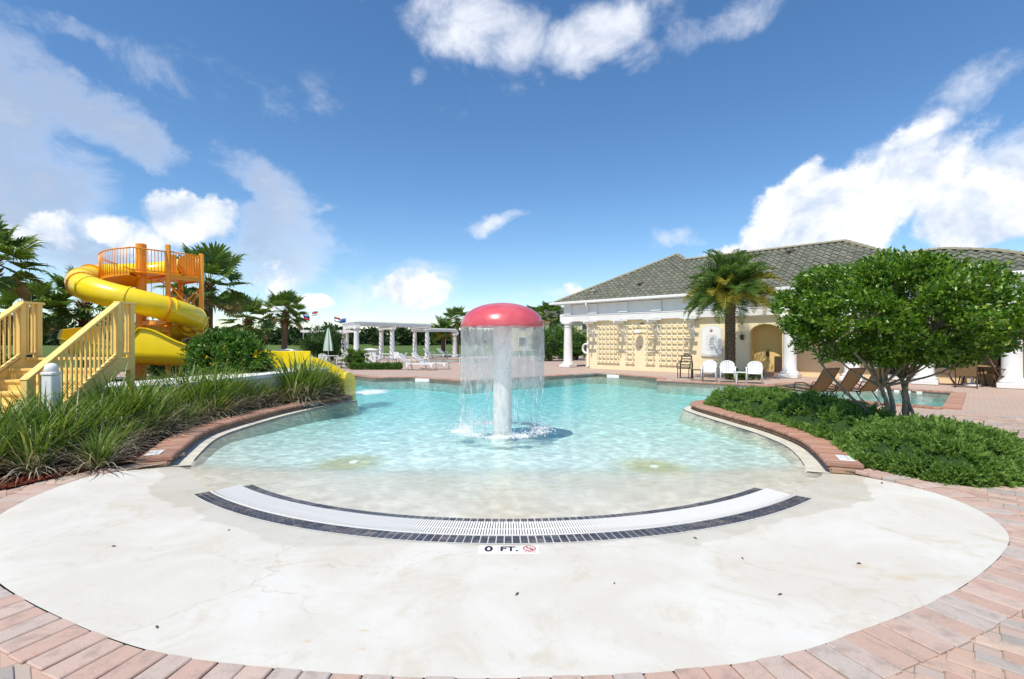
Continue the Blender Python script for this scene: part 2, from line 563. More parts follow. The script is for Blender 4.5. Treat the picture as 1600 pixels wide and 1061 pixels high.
def mat_floor():
    """pool plaster: cream, damp where the water laps, iron stains at the two floor inlets, hairline cracks"""
    m, k, b = material('pool_plaster')
    geo = k.new('ShaderNodeNewGeometry').outputs['Position']
    at = k.new('ShaderNodeAttribute', attribute_name='slope').outputs['Fac']
    n = k.noise(geo, 1.1, 7, .62, .6); n2 = k.noise(geo, 40, 4, .6); n3 = k.noise(geo, .35, 5, .6)
    dry = k.mix(k.ramp(n, .35, .7), (.57, .54, .475), (.64, .62, .57))
    dry = k.mix(k.math('MULTIPLY', k.ramp(k.noise(geo, 1.7, 8, .72, 1.2), .50, .68), .62), dry, (.50, .455, .34))
    dry = k.mix(k.math('MULTIPLY', k.ramp(k.noise(geo, 7, 6, .7), .56, .72), .38), dry, (.49, .45, .36))
    x = k.new('ShaderNodeSeparateXYZ'); k.l.new(geo, x.inputs[0])
    side = k.math('MULTIPLY', k.math('ABSOLUTE', x.outputs[0]), .10)
    edge = k.math('ADD', k.math('ADD', at, side), k.math('MULTIPLY', k.math('SUBTRACT', k.noise(geo, .9, 5, .55, .4), .5), 1.3))
    wet = k.ramp(edge, -.06, .0)
    c = k.mix(k.math('MULTIPLY', wet, .85), dry, k.mix(1.0, dry, (.965, .95, .895), 'MULTIPLY'))
    # basin plaster past the beach is a little whiter
    c = k.mix(k.ramp(k.math('ADD', x.outputs[1], k.math('MULTIPLY', k.math('SUBTRACT', k.noise(geo, 2.0, 4, .6), .5), .6)), 6.2, 7.3), c, k.mix(k.ramp(n, .3, .7), (.66, .665, .62), (.72, .72, .68)))
    for px, py in ((545, 718), (1020, 725)):
        gx, gy = ground(px, py, -.17)
        dd = k.vmath('LENGTH', k.vmath('MULTIPLY', k.vmath('SUBTRACT', geo, (gx, gy, 0)), (1, .75, 0)))
        s = k.math('SUBTRACT', 1.0, k.math('DIVIDE', dd, .80), clamp=True)
        s = k.math('MULTIPLY', k.ramp(k.math('ADD', s, k.math('MULTIPLY', k.math('SUBTRACT', k.noise(geo, 9, 5, .65), .5), .9)), .15, .75), .85)
        c = k.mix(s, c, (.50, .40, .17))
    # rusty leaf stains
    for px, py, rr in ((1345, 885, .10), (1410, 905, .16), (568, 987, .05), (566, 1017, .04), (480, 1005, .05)):
        gx, gy = ground(px, py, -.02)
        dd = k.vmath('LENGTH', k.vmath('MULTIPLY', k.vmath('SUBTRACT', geo, (gx, gy, 0)), (1, 1.6, 0)))
        s = k.math('SUBTRACT', 1.0, k.math('DIVIDE', dd, rr), clamp=True)
        c = k.mix(k.math('MULTIPLY', k.ramp(k.math('ADD', s, k.math('MULTIPLY', k.math('SUBTRACT', n2, .5), .8)), .15, .9), .4), c, (.52, .36, .17))
    vo = k.new('ShaderNodeTexVoronoi', feature='DISTANCE_TO_EDGE')
    vo.inputs['Scale'].default_value = .42
    k.l.new(k.vmath('ADD', geo, k.vmath('SCALE', k.noise(geo, 2.2, 5, .6, out=1), scale=.55)), vo.inputs['Vector'])
    crack = k.math('MULTIPLY', k.math('SUBTRACT', 1.0, k.ramp(vo.outputs[0], .0, .006)), k.ramp(n3, .44, .52))
    c = k.mix(k.math('MULTIPLY', crack, .28), c, (.34, .30, .23))
    speck = k.ramp(k.noise(geo, 75, 2, .5), .70, .74)
    c = k.mix(k.math('MULTIPLY', speck, .18), c, (.35, .3, .22))
    k.l.new(c, b.inputs['Base Color'])
    rg = k.math('SUBTRACT', .82, k.math('MULTIPLY', wet, .5))
    k.l.new(rg, b.inputs['Roughness'])
    setp(b, spec=.35)
    bump(k, b, k.math('ADD', n2, k.math('MULTIPLY', n, .8)), .22, .006)
    return m
M['plaster'] = mat_floor()
M['ledge'] = simple('ledge_concrete', (.60, .565, .47), .7, .18, 5.0, .3, bmp=.3, dirt=((.36, .31, .2), .5))
M['pool_wall'] = simple('pool_wall_plaster', (.66, .68, .66), .7, .06, 3.0)
M['waterline'] = simple('waterline_tile', (.30, .25, .20), .35, .25, 18.0)
M['drain_white'] = simple('white_grate_plastic', (.78, .76, .71), .4, .06, 9.0)
M['drain_dark'] = simple('gutter_channel', (.05, .05, .05), .7, .2, 6.0)
M['tile_white'] = simple('white_sign_tile', (.82, .82, .80), .25, .03, 6.0)
M['ink_black'] = simple('black_print', (.015, .015, .015), .4, .05, 6.0)
M['ink_red'] = simple('red_print', (.55, .03, .03), .4, .05, 6.0)
M['ink_grey'] = simple('faint_grey_print', (.52, .54, .56), .5, .05, 6.0)
M['ink_maroon'] = simple('maroon_print', (.30, .05, .10), .5, .05, 6.0)


def mat_water():
    """rippled pool water: mirrors the sky by Fresnel, has a caustic net painted into its transparent colour, tints with depth"""
    m, k, b = material('pool_water')
    k.n.remove(b)
    geo = k.new('ShaderNodeNewGeometry').outputs['Position']
    wv = k.vmath('ADD', geo, k.vmath('SCALE', k.noise(geo, 1.6, 3, .5, out=1), scale=.22))
    n1 = k.noise(k.vmath('MULTIPLY', wv, (1, 1.15, 1)), 5.0, 3, .5, .5)
    n2 = k.noise(wv, 15, 2, .5, .4)
    n3 = k.noise(geo, 1.3, 2, .5)
    h = k.math('ADD', k.math('ADD', k.math('MULTIPLY', n1, .55), k.math('MULTIPLY', n2, .18)), k.math('MULTIPLY', n3, .55))
    bp = k.new('ShaderNodeBump'); bp.inputs['Strength'].default_value = .5; bp.inputs['Distance'].default_value = .055
    k.l.new(h, bp.inputs['Height'])
    fr = k.new('ShaderNodeFresnel'); fr.inputs['IOR'].default_value = 1.33
    k.l.new(bp.outputs[0], fr.inputs['Normal'])
    gl = k.new('ShaderNodeBsdfGlossy'); gl.inputs['Roughness'].default_value = .04
    k.l.new(bp.outputs[0], gl.inputs['Normal'])
    # painted caustics: bright net in the transparent colour stands in for ripple-focused light
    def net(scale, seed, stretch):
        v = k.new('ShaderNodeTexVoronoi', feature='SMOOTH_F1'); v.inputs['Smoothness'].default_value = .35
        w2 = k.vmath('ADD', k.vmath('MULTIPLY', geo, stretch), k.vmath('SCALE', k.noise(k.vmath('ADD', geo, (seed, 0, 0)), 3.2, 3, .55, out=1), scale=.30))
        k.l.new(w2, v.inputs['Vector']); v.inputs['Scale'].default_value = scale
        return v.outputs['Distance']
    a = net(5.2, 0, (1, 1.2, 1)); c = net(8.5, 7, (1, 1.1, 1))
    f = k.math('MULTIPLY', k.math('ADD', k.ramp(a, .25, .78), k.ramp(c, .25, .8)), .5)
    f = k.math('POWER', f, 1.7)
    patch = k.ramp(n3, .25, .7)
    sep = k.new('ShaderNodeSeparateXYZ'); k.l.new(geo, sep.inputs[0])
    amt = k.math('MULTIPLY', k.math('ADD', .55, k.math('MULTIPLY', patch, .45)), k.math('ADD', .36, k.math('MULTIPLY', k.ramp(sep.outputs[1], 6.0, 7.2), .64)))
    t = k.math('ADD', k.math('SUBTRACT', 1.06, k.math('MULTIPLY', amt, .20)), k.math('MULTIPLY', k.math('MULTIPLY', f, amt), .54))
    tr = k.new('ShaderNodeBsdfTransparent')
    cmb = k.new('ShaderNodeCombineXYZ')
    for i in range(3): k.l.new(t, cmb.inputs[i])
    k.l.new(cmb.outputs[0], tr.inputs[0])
    mx = k.new('ShaderNodeMixShader')
    k.l.new(k.math('MULTIPLY', fr.outputs[0], .62), mx.inputs[0])
    k.l.new(tr.outputs[0], mx.inputs[1]); k.l.new(gl.outputs[0], mx.inputs[2])
    out = k.n['Material Output']
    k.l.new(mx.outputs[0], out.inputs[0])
    va = k.new('ShaderNodeVolumeAbsorption')
    va.inputs['Color'].default_value = (.12, .90, .945, 1); va.inputs['Density'].default_value = .34
    k.l.new(va.outputs[0], out.inputs[1])
    return m
M['water'] = mat_water()


def mat_fall(kind):
    """falling water: clear film with white streaks; the lower part tears into strands"""
    m, k, b = material('falling_water_' + kind)
    co = k.new('ShaderNodeTexCoord').outputs['Object']
    z = k.new('ShaderNodeSeparateXYZ'); k.l.new(co, z.inputs[0])
    st = k.noise(k.vmath('MULTIPLY', co, (1, 1, .20)), 30, 5, .65, 1.1)
    fine = k.noise(k.vmath('MULTIPLY', co, (1, 1, .35)), 75, 3, .6)
    low = k.noise(k.vmath('MULTIPLY', co, (1, 1, .30)), 9, 4, .6)
    setp(b, base=(.82, .86, .88), rough=.12, spec=.6)
    bump(k, b, k.math('ADD', st, k.math('MULTIPLY', fine, .5)), .9, .03)
    tr = k.new('ShaderNodeBsdfTransparent'); tr.inputs[0].default_value = (.97, .985, .985, 1)
    if kind == 'sheet':
        film = k.math('ADD', .36, k.math('MULTIPLY', k.ramp(k.math('ADD', k.math('MULTIPLY', st, .6), k.math('MULTIPLY', fine, .4)), .40, .70), .20))
        # torn below: coverage falls with height
        hgt = k.ramp(z.outputs[2], .45, 1.45, False)
        cover = k.ramp(k.math('ADD', k.math('ADD', k.math('MULTIPLY', hgt, .80), k.math('MULTIPLY', low, .85)), k.math('MULTIPLY', st, .45)), .84, .96)
        film = k.math('MULTIPLY', film, k.math('ADD', .55, k.math('MULTIPLY', k.ramp(k.noise(k.vmath('MULTIPLY', co, (1, 1, .5)), 4.5, 5, .6, .8), .3, .7), .8)))
        gap = k.ramp(k.noise(k.vmath('MULTIPLY', co, (1, 1, .6)), 6.5, 3, .5, .5), .27, .33)
        fac = k.math('MULTIPLY', k.math('MULTIPLY', film, gap), cover)
    else:
        fac = k.math('MULTIPLY', k.ramp(k.math('ADD', k.math('MULTIPLY', st, .5), k.math('MULTIPLY', fine, .5)), .45, .66), .6)
    mx = k.new('ShaderNodeMixShader')
    tl = k.new('ShaderNodeBsdfTranslucent'); tl.inputs[0].default_value = (.9, .93, .94, 1)
    m2 = k.new('ShaderNodeMixShader'); m2.inputs[0].default_value = .5
    k.l.new(b.outputs[0], m2.inputs[1]); k.l.new(tl.outputs[0], m2.inputs[2])
    k.l.new(fac, mx.inputs[0]); k.l.new(tr.outputs[0], mx.inputs[1]); k.l.new(m2.outputs[0], mx.inputs[2])
    k.l.new(mx.outputs[0], k.n['Material Output'].inputs[0])
    return m
M['fall_sheet'] = mat_fall('sheet')


def mat_foam():
    m, k, b = material('white_water_foam')
    setp(b, base=(.85, .88, .88), rough=.3, spec=.5)
    geo = k.new('ShaderNodeNewGeometry').outputs['Position']
    at = k.new('ShaderNodeAttribute', attribute_name='cover').outputs['Fac']
    n = k.noise(geo, 13, 6, .65, .4)
    fac = k.math('MULTIPLY', k.ramp(k.math('ADD', at, k.math('MULTIPLY', k.math('SUBTRACT', n, .5), 1.5)), .35, .8), .85)
    tr = k.new('ShaderNodeBsdfTransparent')
    mx = k.new('ShaderNodeMixShader')
    k.l.new(fac, mx.inputs[0]); k.l.new(tr.outputs[0], mx.inputs[1]); k.l.new(b.outputs[0], mx.inputs[2])
    k.l.new(mx.outputs[0], k.n['Material Output'].inputs[0])
    return m
M['foam'] = mat_foam()
M['drop'] = simple('water_drop_white', (.86, .89, .9), .1, .02, 5.0, .6)


def mat_grass():
    m, k, b = material('meadow_grass')
    setp(b, rough=.9, spec=.15)
    geo = k.new('ShaderNodeNewGeometry').outputs['Position']
    c = k.mix(k.ramp(k.noise(geo, .03, 6, .6), .35, .65), (.075, .13, .028), (.13, .18, .045))
    c = k.mix(k.math('MULTIPLY', k.ramp(k.noise(geo, 2.5, 5, .65), .4, .7), .5), c, (.05, .085, .02))
    k.l.new(c, b.inputs['Base Color'])
    bump(k, b, k.noise(geo, 30, 4, .7), .8, .05)
    return m
M['grass'] = mat_grass()


def mat_rooftile():
    m, k, b = material('weathered_grey_green_roof_tile')
    setp(b, rough=.85, spec=.2)
    geo = k.new('ShaderNodeNewGeometry')
    oi = k.new('ShaderNodeObjectInfo').outputs['Random']
    r = k.math('FRACT', k.math('ADD', k.math('MULTIPLY', geo.outputs['Random Per Island'], 7.3), k.math('MULTIPLY', oi, 3.7)))
    c = k.mix(r, (.12, .128, .098), (.18, .182, .14))
    n = k.noise(geo.outputs['Position'], 2.2, 7, .7)
    c = k.mix(k.math('MULTIPLY', k.ramp(n, .5, .72), .5), c, (.29, .275, .20))
    c = k.mix(k.math('MULTIPLY', k.ramp(k.noise(geo.outputs['Position'], 8, 5, .7), .55, .75), .3), c, (.08, .08, .065))
    k.l.new(c, b.inputs['Base Color'])
    return m
M['rooftile'] = mat_rooftile()
M['ridge'] = simple('pale_ridge_tile', (.30, .27, .19), .9, .25, 3.0, .2, dirt=((.2, .2, .14), .5))
M['roof_under'] = simple('roof_underlay', (.09, .09, .08), .9, .2, 4.0)

# foliage
M['leaf_tree'] = leafmat('glossy_tree_leaf', (.042, .12, .012), (.15, .285, .026), .30, .36, .5, (.28, .40, .055), .16)
M['leaf_juniper'] = leafmat('juniper_sprig', (.13, .245, .046), (.26, .40, .10), .6, .35, .25)
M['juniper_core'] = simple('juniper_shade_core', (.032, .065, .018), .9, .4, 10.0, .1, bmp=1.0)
M['blade'] = leafmat('flax_blade', (.075, .15, .024), (.20, .28, .058), .40, .33, .45, (.34, .36, .13), .12)
M['blade_dry'] = leafmat('dry_flax_blade', (.30, .26, .19), (.52, .47, .38), .7, .25, .2, (.15, .11, .07), .22)
M['fan'] = leafmat('fan_palm_leaf', (.085, .165, .025), (.18, .26, .06), .42, .28, .4)
M['fan_dry'] = leafmat('dry_palm_leaf', (.26, .19, .09), (.38, .30, .15), .7, .2, .2)
M['date'] = leafmat('date_palm_leaflet', (.065, .14, .018), (.155, .24, .038), .45, .28, .35)
M['date_yellow'] = leafmat('yellowing_palm_leaflet', (.20, .20, .022), (.40, .33, .04), .45, .3, .35)
M['shrub'] = leafmat('shrub_leaf', (.045, .125, .014), (.12, .24, .03), .4, .25, .4)
M['shrub_bright'] = leafmat('bright_shrub_leaf', (.075, .17, .016), (.15, .27, .03), .4, .3, .4)
M['shrub_dark'] = leafmat('dark_shrub_leaf', (.026, .072, .012), (.065, .14, .022), .45, .2, .35)
M['flower'] = leafmat('yellow_flower', (.85, .55, .01), (.90, .68, .04), .5, .35, .3)
M['wood_far'] = leafmat('far_tree_leaf', (.018, .040, .012), (.045, .078, .022), .6, .12, .2)
M['twig'] = simple('green_brown_stem', (.09, .075, .035), .8, .3, 10.0, .2)
# ================================================================== SETTING
rng = np.random.default_rng(7)
rnd = random.Random(11)
WATER_Z = -.075
GC = np.array((-.06, 9.13)); GR_OUT, GR_IN = 5.15, 4.54       # zero-depth gutter: centre and radii


def slope_d(P):
    P = np.asarray(P, float)
    x = np.clip(P[..., 0] - GC[0], -4.95, 4.95)
    return P[..., 1] - GC[1] + np.sqrt(GR_OUT ** 2 - x ** 2)


def floor_z(P):
    d = slope_d(P)
    e = np.asarray(P, float)[..., 1] - 6.42                     # the basin drops away along a straight line
    st = np.clip((e + .15) / .8, 0, 1); st = st * st * (3 - 2 * st)
    return -.065 - .037 * np.clip(d, -3, 2.4) - .05 * st - .033 * np.clip(e, 0, 9)


# --- outlines
beach_pts = [(-4.86, 6.02), (-4.98, 5.45), (-4.69, 4.45), (-3.95, 3.62), (-3.37, 3.2), (-2.57, 2.79), (-1.84, 2.5), (-1.2, 2.38), (-.6, 2.32), (0, 2.31), (.62, 2.34),
             (1.2, 2.43), (1.7, 2.59), (2.85, 3.12), (3.85, 3.78), (4.28, 4.3), (4.46, 4.95), (4.40, 5.5), (4.22, 5.98)]
beach = resample(catmull(beach_pts, 10), .06)
L_in = resample(catmull([(-4.51, 6.42), (-4.78, 7.05), (-5.23, 8.25), (-5.34, 9.35), (-5.19, 11.2), (-4.72, 13.0), (-4.45, 13.6)], 12), .1)
R_in = resample(catmull([(3.98, 6.12), (4.3, 6.9), (4.55, 7.75), (4.6, 8.86), (4.48, 9.9), (4.33, 11.4), (4.42, 12.0), (4.8, 12.45), (5.3, 12.6)], 12), .1)
CURB_W = .36
nl = normals2(L_in); nr = normals2(R_in)
L_out = L_in - nl * CURB_W
R_out = R_in + nr * CURB_W
far_pts = [(7.05, 15.4), (10.2, 11.5), (13.4, 14.8), (10.5, 18.1), (8.97, 16.9), (5.75, 19.3), (6.2, 20.6), (4.2, 23.6), (1.6, 21.7), (-1.9, 19.0), (-4.45, 21.1), (-5.8, 20.6), (-7.5, 22.5), (-9.0, 19.5), (-6.2, 14.6)]
hole = np.vstack([beach, R_in, np.array(far_pts), L_in[::-1]])


def clean(poly, eps=.012):
    out = [poly[0]]
    for p in poly[1:]:
        if np.hypot(*(p - out[-1])) > eps: out.append(p)
    if np.hypot(*(out[0] - out[-1])) < eps: out.pop()
    return np.array(out)
hole = clean(hole)

# --- terrain: one grass sheet to the horizon round the deck
DK = (-24.0, -7.0, 34.0, 50.0)
x0, y0, x1, y1 = DK
mb = MB(); B = 2500
mb.add([(-B, -B, -.03), (B, -B, -.03), (B, B, -.03), (-B, B, -.03), (x0, y0, -.03), (x1, y0, -.03), (x1, y1, -.03), (x0, y1, -.03)],
       [[0, 1, 5, 4], [1, 2, 6, 5], [2, 3, 7, 6], [3, 0, 4, 7]])
tag(mb.build('terrain', M['grass']), 'green grass reaching to the far tree line', kind='structure')

# --- deck sheet with the pool cut out
v, f = tri_fill([(x0, y0), (x1, y0), (x1, y1), (x0, y1)], [hole])
deck = link('pavement', mesh_np('pavement', np.c_[v, np.full(len(v), -.012)], f, M['deck']))
tag(deck, 'pink and grey paver pool deck', kind='structure')

# --- pool floor with the beach entry
bb0, bb1 = hole.min(0), hole.max(0)
g1 = np.stack(np.meshgrid(np.arange(bb0[0], bb1[0], .16), np.arange(bb0[1], 8.6, .16)), -1).reshape(-1, 2)
g2 = np.stack(np.meshgrid(np.arange(bb0[0], bb1[0], .5), np.arange(8.6, bb1[1], .5)), -1).reshape(-1, 2)
G = np.vstack([g1, g2]); G = G[inside(hole, G)]; G = G[dist_to(hole, G) > .05]
v, f = tri_fill(hole, (), G)
z = floor_z(v)
z = np.where(dist_to(beach, v, False) < .012, np.minimum(z, .004), z)
me = mesh_np('pool_floor', np.c_[v, z], f, M['plaster'], True)
a = me.attributes.new('slope', 'FLOAT', 'POINT'); a.data.foreach_set('value', slope_d(v).astype(np.float32))
floor_o = tag(link('pool_floor', me), 'cream plaster pool floor sloping down from the beach entry', kind='structure')

# --- pool side walls
wall_path = np.vstack([R_in[-8:], np.array(far_pts), L_in[::-1][:3]])
n = len(wall_path)
Wt = np.c_[wall_path, np.full(n, -.012)]; Wm = np.c_[wall_path, np.full(n, -.17)]; Wb = np.c_[wall_path, np.full(n, -1.6)]
F = np.array([[i, i + 1, n + i + 1, n + i] for i in range(n - 1)])
pw = tag(link('pool_wall', mesh_np('pool_wall', np.vstack([Wm, Wb]), F, M['pool_wall'])), 'plaster side walls of the pool', kind='structure')
link('waterline_band', mesh_np('waterline_band', np.vstack([Wt, Wm]), F, M['waterline']), pw)

# --- water body
ring = clean(np.vstack([beach, R_in, np.array(far_pts), L_in[::-1]]))
g = np.stack(np.meshgrid(np.arange(bb0[0], bb1[0], .45), np.arange(bb0[1], bb1[1], .45)), -1).reshape(-1, 2)
g = g[inside(ring, g)]; g = g[dist_to(ring, g) > .1]
v, f = tri_fill(ring, (), g)
m_ = len(v)
# the ring vertices come first: walls of the closed body
ringn = len(ring)
V = np.vstack([np.c_[v, np.full(m_, WATER_Z)], np.c_[v, np.full(m_, -1.7)]])
sidef = [[i, m_ + i, m_ + (i + 1) % ringn] for i in range(ringn)] + [[i, m_ + (i + 1) % ringn, (i + 1) % ringn] for i in range(ringn)]
F = np.vstack([f, f[:, ::-1] + m_, np.array(sidef)])
me = mesh_np('pool_water', V, F, M['water'])
a = me.attributes.new('slope', 'FLOAT', 'POINT'); a.data.foreach_set('value', np.r_[slope_d(v), slope_d(v)].astype(np.float32))
bmw = bmesh.new(); bmw.from_mesh(me); bmesh.ops.recalc_face_normals(bmw, faces=bmw.faces); bmw.to_mesh(me); bmw.free()
tag(link('pool_water', me), 'clear turquoise rippled pool water', kind='structure')


# --- coping round the far edges
def coping_strip(path, w, name, parent):
    path = np.asarray(path, float)
    for i in range(len(path) - 1):
        a, b = path[i], path[i + 1]
        d = (b - a) / np.linalg.norm(b - a); nn = np.array((d[1], -d[0]))
        L = np.linalg.norm(b - a); cnt = max(2, int(L / .16))
        for j in range(cnt):
            c = a + d * (j + .5) * L / cnt + nn * (w / 2 - .03)
            yield c, math.atan2(d[1], d[0]), L / cnt
cop = tag(empty('pool_coping', (0, 0, 0)), 'terracotta brick coping along the far pool edges', kind='structure')
brick_me = MB().box((0, 0, 0), (.152, .34, .05), bev=.010).mesh('coping_brick', M['coping'])
far_coping = []
for c, ang, L in coping_strip([tuple(R_in[-1])] + far_pts, .34, 'brick', cop):
    far_coping.append((c, ang, L))
far_coping.sort(key=lambda q: q[0][1])
mbs = MB()
for i, (c, ang, L) in enumerate(far_coping):
    if i < 300:
        link('brick', brick_me, cop, (c[0], c[1], .004), (0, 0, ang), (L / .16, 1, 1))
    else:
        mbs.box((c[0], c[1], .004), (L - .008, .34, .05), ang)
if mbs.v:
    tag(mbs.build('brick_course', M['paver_field_many'], cop), kind='stuff')

# depth tiles set in the far coping
depth_tile = MB().box((0, 0, 0), (.62, .012, .13), bev=.002).mesh('depth_tile', M['tile_white'])
for px, py, rz in ((957, 588.5, R(-43)), (1037, 597, R(-37)), (660, 594.5, R(-15))):
    gx, gy = ground(px, py, -.05)
    t_ = link('tile', depth_tile, cop, (gx, gy - .08, -.03), (0, 0, rz))
# lane marker tiles in the side pool
for i in range(5):
    link('tile', depth_tile, cop, (12.05 + i * .2, 16.24 - i * .2 - .1, -.045), (0, 0, R(-48)), (.22, 1, .6))


# --- raised brick curbs beside the beach
def curb(path_in, path_out, side, label, mark_px, ndrop):
    root = empty('brick_curb', (float(path_in[0][0]), float(path_in[0][1]), 0), 0, label, 'curb')
    off = np.array((path_in[0][0], path_in[0][1], 0))
    mid = (path_in + path_out) / 2
    # body wall: brick faces below the coping
    mb = MB(); n = len(path_in)
    pin, pout = path_in + (path_out - path_in) * .10, path_out - (path_out - path_in) * .06
    V = [(*p, z) for z in (-.5, .012) for p in pin] + [(*p, z) for z in (-.5, .012) for p in pout]
    F = []
    for i in range(n - 1):
        a, b, c, d = i, i + 1, n + i + 1, n + i
        F.append([a, b, c, d]); F.append([2 * n + b, 2 * n + a, 2 * n + d, 2 * n + c]); F.append([d, c, 2 * n + c, 2 * n + d])
    F.append([0, n, 3 * n, 2 * n]); F.append([n - 1, 3 * n - 1, 4 * n - 1, 2 * n - 1])
    mb.add([np.array(p) - off for p in V], F)
    mb.build('wall_core', M['coping_dark'], root)
    # bricks of the wall face
    face = resample(pin, .20)
    fb = MB().box((0, 0, 0), (.192, .03, .062), bev=.005).mesh('wall_brick', M['coping_dark'])
    for i in range(len(face) - 1):
        c = (face[i] + face[i + 1]) / 2; d = face[i + 1] - face[i]
        if c[1] > 11.0: break
        link('wall_brick', fb, root, (c[0] - off[0], c[1] - off[1], -.026), (0, 0, math.atan2(d[1], d[0])))
    eb = np.linspace(0, 1, 3)
    for i in range(2):
        a = path_in[0] + (path_out[0] - path_in[0]) * (.1 + .42 * i); b = path_in[0] + (path_out[0] - path_in[0]) * (.1 + .42 * (i + 1))
        c = (a + b) / 2; d = b - a
        link('wall_brick', fb, root, (c[0] - off[0], c[1] - off[1], -.026), (0, 0, math.atan2(d[1], d[0])), (.8, 1, 1))
    # bullnose coping bricks
    ms = resample(mid, .105)
    prof = [(-.195, -.028), (-.205, -.008), (-.195, .018), (-.172, .030), (.172, .030), (.192, .022), (.2, 0), (.19, -.028)]
    w = .0465
    V = [(x, y, z) for x in (-w, -w + .010, w - .010, w) for y, z in [((p[0] * (.965 if abs(x) == w else 1)), p[1] * (.72 if abs(x) == w else 1)) for p in prof]]
    F = []
    m8 = len(prof)
    for r in range(3):
        for j in range(m8):
            a, b = r * m8 + j, r * m8 + (j + 1) % m8
            F.append([a, b, b + m8, a + m8])
    F += [list(range(m8)), [3 * m8 + j for j in range(m8)][::-1]]
    cb = mesh_np('coping_brick', V, F, M['coping'], True)
    cb.set_sharp_from_angle(angle=R(50))
    bmx = bmesh.new(); bmx.from_mesh(cb); bmesh.ops.recalc_face_normals(bmx, faces=bmx.faces); bmx.to_mesh(cb); bmx.free()
    for i in range(len(ms) - 1):
        c = (ms[i] + ms[i + 1]) / 2; d = ms[i + 1] - ms[i]
        o = link('coping_brick', cb, root, (c[0] - off[0], c[1] - off[1], .042 + rnd.uniform(-.003, .003)), (rnd.uniform(-.012, .012), 0, math.atan2(d[1], d[0]) + (0 if side > 0 else PI) + rnd.uniform(-.012, .012)))
    # shallow concrete ledge with a dark tile line at the water
    sgn = side
    nn = normals2(path_in) * sgn
    w_ = np.interp(np.arange(n), [0, n * .1, n * .5, n - 1], [.22, .20, .19, .16])[:, None]
    led = path_in + nn * w_
    V = np.vstack([np.c_[pin, np.maximum(floor_z(pin) + .003, -.066)], np.c_[led, np.maximum(floor_z(led) + .003, -.0705)], np.c_[led + nn * .14, floor_z(led + nn * .14) - .03]])
    F = [[i, i + 1, n + i + 1, n + i] for i in range(n - 1)] + [[n + i, n + i + 1, 2 * n + i + 1, 2 * n + i] for i in range(n - 1)]
    o = link('ledge', mesh_np('ledge', V - off, F, M['ledge']), root)
    mb = MB()
    tl = [(p[0] - off[0], p[1] - off[1], -.075) for p in (led + nn * .006)]
    mb.tube(tl[3:], .007, 5)
    mb.build('tile_line', M['edge_tile'], root)
    return root, off
cl, offl = curb(L_in, L_out, 1, 'curved terracotta brick curb along the strappy grass bed', None, 0)
cr, offr = curb(R_in, R_out, -1, 'curved terracotta brick curb along the juniper hedge', None, 0)


def text_mesh(txt, size, mat, name='lettering', thick=.001, bold=.0):
    cu = bpy.data.curves.new(name, 'FONT')
    cu.body = txt; cu.size = size; cu.align_x = 'CENTER'; cu.align_y = 'CENTER'; cu.extrude = thick; cu.offset = bold; cu.resolution_u = 3
    o = bpy.data.objects.new(name, cu)
    col.objects.link(o)
    dg = bpy.context.evaluated_depsgraph_get()
    me = bpy.data.meshes.new_from_object(o.evaluated_get(dg))
    bpy.data.objects.remove(o)
    me.name = name
    me.materials.clear(); me.materials.append(mat)
    return me


def flat_ring(r0, r1, n=32, a0=0, a1=2 * PI):
    V = []; F = []
    for i in range(n + 1):
        a = a0 + (a1 - a0) * i / n
        V += [(r0 * math.cos(a), r0 * math.sin(a), 0), (r1 * math.cos(a), r1 * math.sin(a), 0)]
    F = [[2 * i, 2 * i + 1, 2 * i + 3, 2 * i + 2] for i in range(n)]
    return V, F


def no_diving(parent, loc, r, rz=0):
    mb = MB(); V, F = flat_ring(r * .80, r); mb.add(V, F)
    mb.beam((-r * .62, r * .62, 0), (r * .62, -r * .62, 0), r * .17, .0005)
    mb.build('prohibition_mark', M['ink_red'], parent, loc=loc)
    mb = MB()
    mb.beam((-r * .45, r * .05, -.0006), (r * .25, r * .28, -.0006), r * .16, .0005)
    mb.beam((r * .2, r * .25, -.0006), (r * .45, -.1 * r, -.0006), r * .12, .0005)
    V, F = flat_ring(0, r * .11, 10); mb.add([(p[0] + r * .5, p[1] - .22 * r, -.0006) for p in V], F)
    mb.add([(-r * .5, -.5 * r, -.0006), (r * .55, -.5 * r, -.0006), (r * .55, -.42 * r, -.0006), (-r * .5, -.42 * r, -.0006)], [[0, 1, 2, 3]])
    mb.build('diver_symbol', M['ink_black'], parent, loc=loc)


def zat(x, y): return float(floor_z(np.array((x, y))))
# "0 FT." depth marker in front of the gutter
dm = empty('depth_marker', (-.02, 3.855, zat(0, 3.855) + .002), 0, 'white tiles reading 0 FT. with a red no diving symbol, below the gutter', 'depth marker')
for x, w in ((-.165, .155), (-.003, .155), (.158, .155)):
    link('tile', MB().box((0, 0, 0), (w, .135, .008), bev=.0015).mesh('marker_tile', M['tile_white']), dm, (x, 0, 0))
link('lettering', text_mesh('0', .135, M['ink_black'], bold=.004), dm, (-.165, 0, .0055))
link('lettering', text_mesh('FT.', .115, M['ink_black'], bold=.0035), dm, (-.003, 0, .0055))
no_diving(dm, (.158, .012, .0062), .052)
link('lettering', text_mesh('NO DIVING', .020, M['ink_red']), dm, (.158, -.054, .0055))

